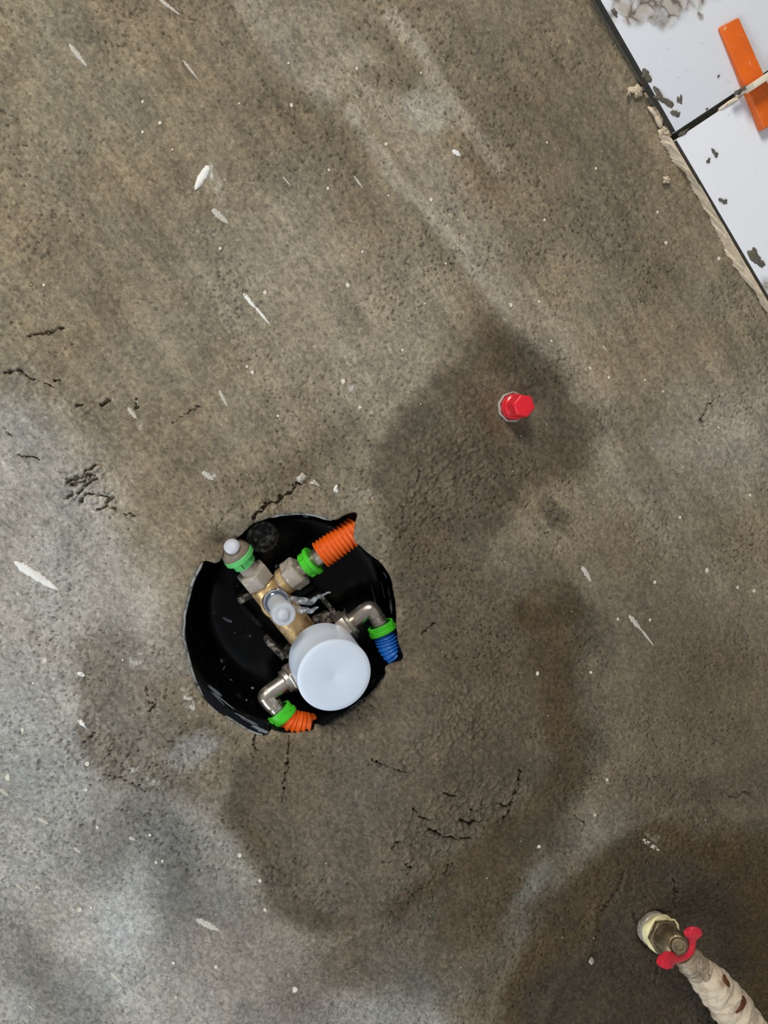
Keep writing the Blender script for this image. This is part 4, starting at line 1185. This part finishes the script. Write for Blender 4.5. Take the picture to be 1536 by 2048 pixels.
vb = build('valve_body', V, Fc, M_old, sv, label='dull brown brass valve body')
ribbon([P(1341, 1840, 0.012), P(1351, 1843, 0.014), P(1356, 1853, 0.016), P(1357, 1864, 0.016), P(1354, 1873, 0.016)], [3 * mb, 3 * mb, 4 * mb, 7 * mb, 8 * mb], M_tape, 'tape_tail', sv, 1.0, 0.0004)
lump('tape_end', 1342, 1840, 7, 5, 20, 0.0125, 0.002, M_tape, sv, 301, n=16, rings=3)
# outlet towards the wrapped pipe
V, Fc = sweep(catmull([P(1348, 1888, 0.031), P(1362, 1902, 0.032), P(1378, 1919, 0.032), P(1390, 1932, 0.032)], 16), [20 * mb] * 6 + [18 * mb] * 5 + [19 * mb] * 5, n=28)
build('outlet_tube', V, Fc, M_old, sv)
# stem with head, washer
s0_ = P(1352, 1887, 0.034); s1_ = P(1358, 1892, 0.050)
ds = s1_ - s0_; Ls = np.linalg.norm(ds); m5 = MPP(1357, 1892, 0.05)
V, Fc = lathe(s0_, ds, [(0, 15 * m5), (Ls * 0.55, 15 * m5), (Ls * 0.56, 16.5 * m5), (Ls * 0.68, 16.5 * m5), (Ls * 0.70, 13.5 * m5), (Ls * 0.96, 13.5 * m5), (Ls, 12 * m5), (Ls, 8 * m5), (Ls * 0.95, 7 * m5)], 32)
stem = build('valve_stem', V, Fc, M_old, sv)
V, Fc = lathe(P(1362, 1895, 0.036), P(1374, 1903, 0.046) - P(1362, 1895, 0.036), [(0.0, 16 * m5), (0.006, 16 * m5), (0.007, 14 * m5)], 6, 0.4)
o = build('stem_nut', V, Fc, M_nickel, sv, smooth=False)
# handle: a bent strap with two rounded wings
hp_ = [(1325, 1936), (1330, 1926), (1340, 1919), (1354, 1917), (1369, 1914), (1381, 1905), (1385, 1892), (1385, 1880), (1386, 1868), (1387, 1853)]
hw_ = [12, 19, 18, 9.5, 7.0, 7.2, 6.6, 9, 20, 13]
hh_ = [0.050, 0.050, 0.049, 0.046, 0.044, 0.044, 0.044, 0.046, 0.049, 0.050]
cpth = catmull([np.array([a, b_, c]) for (a, b_), c in zip(hp_, hh_)], 64)
wv_ = np.interp(np.linspace(0, 1, 64), np.linspace(0, 1, 10), hw_)
ker = np.array([1, 2, 3, 2, 1.0]) / 9; wv_ = np.convolve(np.pad(wv_, 2, mode='edge'), ker, 'valid')
tgt = np.gradient(cpth[:, :2], axis=0); tgt /= np.linalg.norm(tgt, axis=1)[:, None]
nn_ = np.stack([-tgt[:, 1], tgt[:, 0]], 1)
sec = [(-1, 0.0), (-0.85, 0.0009), (0, 0.0013), (0.85, 0.0009), (1, 0.0), (0.85, -0.0012), (0, -0.0016), (-0.85, -0.0012)]
V = []; Fc = []
for i in range(64):
    e = math.sqrt(max(0.02, 1 - max(0, (abs(i / 63 - 0.5) - 0.46) / 0.042) ** 2)) if abs(i / 63 - 0.5) > 0.46 else 1
    for (a, b_) in sec:
        uu = cpth[i, 0] + nn_[i, 0] * wv_[i] * a * e; vv = cpth[i, 1] + nn_[i, 1] * wv_[i] * a * e
        V.append(P(uu, vv, cpth[i, 2] + b_ * 1.2))
for i in range(63):
    for j in range(8):
        j2 = (j + 1) % 8
        Fc.append((i * 8 + j, i * 8 + j2, (i + 1) * 8 + j2, (i + 1) * 8 + j))
Fc.append(tuple(range(7, -1, -1))); Fc.append(tuple(63 * 8 + j for j in range(8)))
build('butterfly_handle', V, Fc, M_redp, sv, sharp=60, label='red painted butterfly handle')

# ------------------------------------------------------------------ wrapped pipe below the valve
wpts = [P(1384, 1926, 0.032), P(1396, 1939, 0.032), P(1412, 1954, 0.033), P(1428, 1970, 0.034), P(1446, 1994, 0.035), P(1468, 2024, 0.036), P(1496, 2064, 0.037), P(1532, 2118, 0.038), P(1590, 2206, 0.038), P(1700, 2370, 0.038)]
wrp = empty('wrapped_pipe', P(1500, 2070, 0.03), 'flexible pipe bandaged in dirty white tape running down from the stop valve', 'pipe')
path = catmull(wpts, 260)
rpx = np.interp(np.linspace(0, 1, 260), [0, 0.06, 0.14, 0.22, 0.32, 0.45, 0.6, 1], [19, 21, 25, 31, 34, 36, 37, 38])
seg = np.concatenate([[0], np.cumsum(np.linalg.norm(np.diff(path, axis=0), axis=1))])
mw = MPP(1440, 1990, 0.035)
def wrad(i, t):
    sp_ = (seg[i] / 0.019 + t / (2 * math.pi) + 0.35 * math.sin(seg[i] * 60)) % 1.0
    saw = 0.06 * (1 - sp_) if sp_ > 0.12 else 0.06 * (sp_ / 0.12) * 0.88
    wob = (fbm(np.array([t * 1.3 + 3]), np.array([seg[i] * 160]), 401, 3)[0] - 0.5) * 0.30 + 0.015 * math.sin(seg[i] * 700 + 3 * math.sin(t * 2))
    return rpx[i] * mw * (0.93 + saw + wob)
V, Fc = sweep(path, wrad, n=48)
pw = build('tape_wrap', V, Fc, M_wrap, wrp, sharp=80)
fpath = catmull([P(1366, 1906, 0.032), P(1376, 1917, 0.032), P(1388, 1930, 0.032), P(1402, 1945, 0.033)], 44)
V, Fc = sweep(fpath, lambda i, t: (17.5 + 10 * fbm(np.array([t * 2.2 + 4 * math.sin(t)]), np.array([i * 0.22]), 411, 3)[0] * min(1, 0.3 + i / 16)) * mw, n=48)
build('film_collar', V, Fc, M_film, wrp, label='grimy translucent film at the valve end')
V, Fc = sweep(path, [8 * mw] * 260, n=16)
build('inner_pipe', V, Fc, M_brown, wrp, label='rust brown pipe')
def slit(pts, widths):
    """gap between two turns of tape, showing the brown pipe"""
    c3 = catmull([np.array([a, b_, 0.0]) for a, b_ in pts], 22)
    ww = np.interp(np.linspace(0, 1, 22), np.linspace(0, 1, len(widths)), widths)
    tg = np.gradient(c3[:, :2], axis=0); tg /= np.linalg.norm(tg, axis=1)[:, None]; nr = np.stack([-tg[:, 1], tg[:, 0]], 1)
    top = np.array(V_wrap)
    V = []; Fc = []
    camp = np.array([0, -DIST, Z0])
    for i in range(22):
        for a in (-1, -0.5, 0, 0.5, 1):
            uu = c3[i, 0] + nr[i, 0] * ww[i] * a; vv = c3[i, 1] + nr[i, 1] * ww[i] * a
            rd = P(uu, vv, 0) - camp; rd /= np.linalg.norm(rd)
            rel_ = top - camp; tpar = rel_ @ rd; dist_ = np.linalg.norm(rel_ - tpar[:, None] * rd, axis=1)
            near_ = np.argsort(dist_)[:14]
            dd = tpar[near_].min() - 0.0004 if a in (-1, 1) else tpar[near_].min() - 0.0007
            V.append(camp + rd * dd)
    o_ = len(V); V += [v + np.array([0, 0.0016, 0]) for v in V]
    for i in range(21):
        for j in range(4):
            a = i * 5 + j
            Fc.append((a, a + 5, a + 6, a + 1)); Fc.append((o_ + a, o_ + a + 1, o_ + a + 6, o_ + a + 5))
        Fc.append((i * 5, o_ + i * 5, o_ + i * 5 + 5, i * 5 + 5)); Fc.append((i * 5 + 4, i * 5 + 9, o_ + i * 5 + 9, o_ + i * 5 + 4))
    build('tape_gap', V, Fc, M_brown, wrp, sharp=80)
V_wrap = [np.array(v.co) + ORIGIN['tape_wrap'] for v in pw.data.vertices]
slit([(1450, 1950), (1452, 1961), (1456, 1968), (1460, 1974)], [0.5, 4.5, 4.5, 0.6])
slit([(1488, 1993), (1489, 2004), (1483, 2016), (1473, 2027)], [0.5, 4.5, 4.0, 0.5])

# ------------------------------------------------------------------ black plug at the right
bk = empty('rubber_plug', P(1552, 1772, 0), 'black round rubber plug in the plaster at the right edge', 'pipe plug')
V, Fc = lathe(P(1551, 1774, -0.005), (0, -1, 0), [(0, 0.0085), (0.012, 0.0085), (0.013, 0.0078), (0.013, 0.005), (0.0115, 0.0045)], 32)
build('plug_face', V, Fc, M_rub, bk)

# ------------------------------------------------------------------ paint drips, specks and pebbles on the plaster
def streak(u0, v0, u1, v1, wpx, m, seed, thick=0.0005, n=26, jag=0.5, name='paint_streak', skew=0.35):
    rs = np.random.RandomState(seed)
    V = []; Fc = []
    L_ = math.hypot(u1 - u0, v1 - v0); tx, ty = (u1 - u0) / L_, (v1 - v0) / L_
    pu = []; pv = []
    for i in range(n):
        f = i / (n - 1)
        env = (math.sin(math.pi * f ** (0.5 + skew * 0.6)) ** 0.6) if 0 < f < 1 else 0.05
        l = env * (1 + jag * (rs.rand() - 0.5)); r = env * (1 + jag * (rs.rand() - 0.5))
        for j in range(5):
            g = (j / 4 * 2 - 1) * (l if j < 2 else r) * wpx * 0.5
            pu.append(u0 + tx * f * L_ - ty * g); pv.append(v0 + ty * f * L_ + tx * g)
    hh = wall_h(np.array(pu), np.array(pv))
    for i in range(n):
        for j in range(5):
            kx = i * 5 + j
            V.append(P(pu[kx], pv[kx], hh[kx] + (thick if j in (1, 2, 3) and 0 < i < n - 1 else -0.0002)))
    o_ = len(V); V += [v + np.array([0, 0.0015, 0]) for v in V]
    for i in range(n - 1):
        for j in range(4):
            a = i * 5 + j
            Fc.append((a, a + 5, a + 6, a + 1)); Fc.append((o_ + a, o_ + a + 1, o_ + a + 6, o_ + a + 5))
        Fc.append((i * 5, o_ + i * 5, o_ + i * 5 + 5, i * 5 + 5)); Fc.append((i * 5 + 4, i * 5 + 9, o_ + i * 5 + 9, o_ + i * 5 + 4))
    return build(name, V, Fc, m, wall, sharp=80)


for k, (u0, v0, u1, v1, wp_, m_, th) in enumerate([
        (138, 88, 175, 134, 11, M_paint2, .0003), (366, 120, 398, 161, 6, M_paint2, .0003), (315, -5, 360, 30, 8, M_paint2, .0002), (487, 587, 512, 617, 9, M_paint, .0002), (510, 613, 540, 649, 6, M_paint, .0002),
        (28, 1123, 117, 1180, 19, M_paint, .0006), (392, 1838, 440, 1862, 15, M_paint2, .0002), (1258, 1230, 1284, 1262, 10, M_paint2, .0002), (1282, 1258, 1308, 1292, 5, M_paint2, .0002), (424, 418, 457, 447, 15, M_paint2, .0002),
        (418, 331, 390, 380, 19, M_paint, .0009), (222, 1945, 245, 1968, 10, M_paint2, .0003), (1164, 1132, 1182, 1164, 11, M_paint2, .0001), (1286, 1679, 1320, 1702, 9, M_paint2, -.0002), (566, 353, 582, 373, 4, M_paint2, .0002),
        (708, 352, 726, 377, 5, M_paint2, .0002), (438, 780, 456, 815, 8, M_paint2, .0002), (76, 1636, 98, 1648, 9, M_paint2, .0003), (148, 1695, 163, 1707, 7, M_paint2, .0003), (32, 1768, 50, 1782, 6, M_paint2, .0003),
        (256, 815, 274, 838, 11, M_paint2, .0003), (404, 944, 428, 960, 12, M_paint2, .0004), (905, 300, 922, 312, 11, M_paint, .0005), (155, 1345, 170, 1352, 9, M_paint, .0004), (157, 1440, 172, 1455, 9, M_paint, .0004),
        (258, 1675, 272, 1680, 8, M_paint2, .0003), (0, 1577, 18, 1592, 10, M_paint2, .0003), (55, 2010, 66, 2018, 5, M_paint2, .0003), (1205, 690, 1213, 702, 4, M_paint2, .0003), (70, 1772, 82, 1778, 8, M_paint2, .0003)]):
    streak(u0, v0, u1, v1, wp_, m_, 500 + k, th)
lump('pebble', 1183, 1922, 5, 8, 10, 0, 0.004, M_paint2, wall, 601, follow=True, jag=0.15)
lump('pebble', 603, 956, 9, 10, 0, 0, 0.003, M_paint2, wall, 602, follow=True, jag=0.3)
lump('pebble', 672, 978, 5, 8, 30, 0, 0.002, M_paint, wall, 603, follow=True, jag=0.3)
lump('pebble', 630, 966, 8, 6, 30, 0, 0.002, M_paint2, wall, 604, follow=True, jag=0.4)

specks = [(577, 126, 3.5), (714, 137, 4), (583, 211, 5), (842, 146, 3), (772, 288, 5), (658, 340, 4), (656, 377, 4), (862, 400, 5), (1089, 440, 4), (725, 503, 4), (892, 527, 3), (696, 570, 6), (1022, 611, 5), (1078, 603, 4),
          (850, 607, 3), (1192, 337, 3.5), (1315, 424, 4), (1332, 486, 4), (1438, 517, 5), (1332, 488, 3), (1094, 285, 3), (1103, 682, 3.5), (1180, 737, 5), (1218, 755, 4), (777, 391, 3), (345, 299, 3), (320, 246, 5), (285, 203, 4), (285, 264, 4),
          (441, 497, 4), (530, 585, 6), (478, 207, 3), (1290, 760, 3), (1326, 783, 3), (1437, 855, 3), (720, 815, 5), (687, 763, 6), (805, 700, 4), (1500, 990, 4), (1360, 1035, 4), (1414, 1140, 6), (1475, 1175, 4), (1508, 1182, 5), (1310, 1165, 4),
          (1236, 1238, 4), (1300, 1240, 4), (66, 1366, 4), (45, 1460, 5), (175, 1527, 6), (15, 1555, 8), (300, 1670, 4), (195, 1655, 4), (172, 1580, 5), (312, 1725, 4), (325, 1722, 4), (160, 1820, 6), (182, 1815, 4), (347, 1926, 5), (432, 1934, 5),
          (352, 1995, 4), (590, 1980, 8), (480, 1710, 5), (520, 1762, 5), (530, 1820, 5), (1078, 1693, 5), (1190, 1630, 4), (1214, 1560, 4), (1182, 1345, 4), (1075, 1348, 5), (90, 1320, 6), (245, 1320, 3), (505, 745, 5), (494, 733, 4), (556, 832, 4), (88, 570, 4)]
rs = np.random.RandomState(9)
faint = [(rs.rand() * 1500, rs.rand() * 2040, 0.9 + rs.rand() * 1.5) for _ in range(170)]


def speck_mesh(lst, hgt):
    V = []; Fc = []
    hv = wall_h(np.array([q_[0] for q_ in lst]), np.array([q_[1] for q_ in lst]))
    for (u, v, r), hh in zip(lst, hv):
        if 370 < u < 800 and 1025 < v < 1475: continue
        if (u - 1203) * 0.862 - v * 0.507 > -40: continue
        r *= 0.86
        n_ = 8; o_ = len(V)
        for k in range(n_):
            t = 2 * math.pi * k / n_; w_ = r * (0.7 + 0.6 * rs.rand())
            V.append(P(u + w_ * math.cos(t) * 0.9, v + w_ * math.sin(t) * 1.1, hh - 0.0003))
        for k in range(n_):
            t = 2 * math.pi * k / n_
            V.append(P(u + 0.7 * r * math.cos(t), v + 0.7 * r * math.sin(t), hh + hgt))
        for k in range(n_):
            k2 = (k + 1) % n_; Fc.append((o_ + k, o_ + k2, o_ + n_ + k2, o_ + n_ + k))
        Fc.append(tuple(o_ + n_ + k for k in range(n_))); Fc.append(tuple(o_ + k for k in range(n_ - 1, -1, -1)))
    return V, Fc


V, Fc = speck_mesh(specks, 0.0005)
build('paint_specks', V, Fc, M_speck, wall, kind='stuff', label='scattered pale paint specks on the plaster')
V, Fc = speck_mesh(faint, 0.0003)
build('paint_specks', V, Fc, M_speck2, wall, kind='stuff', label='fine faint paint specks on the plaster')
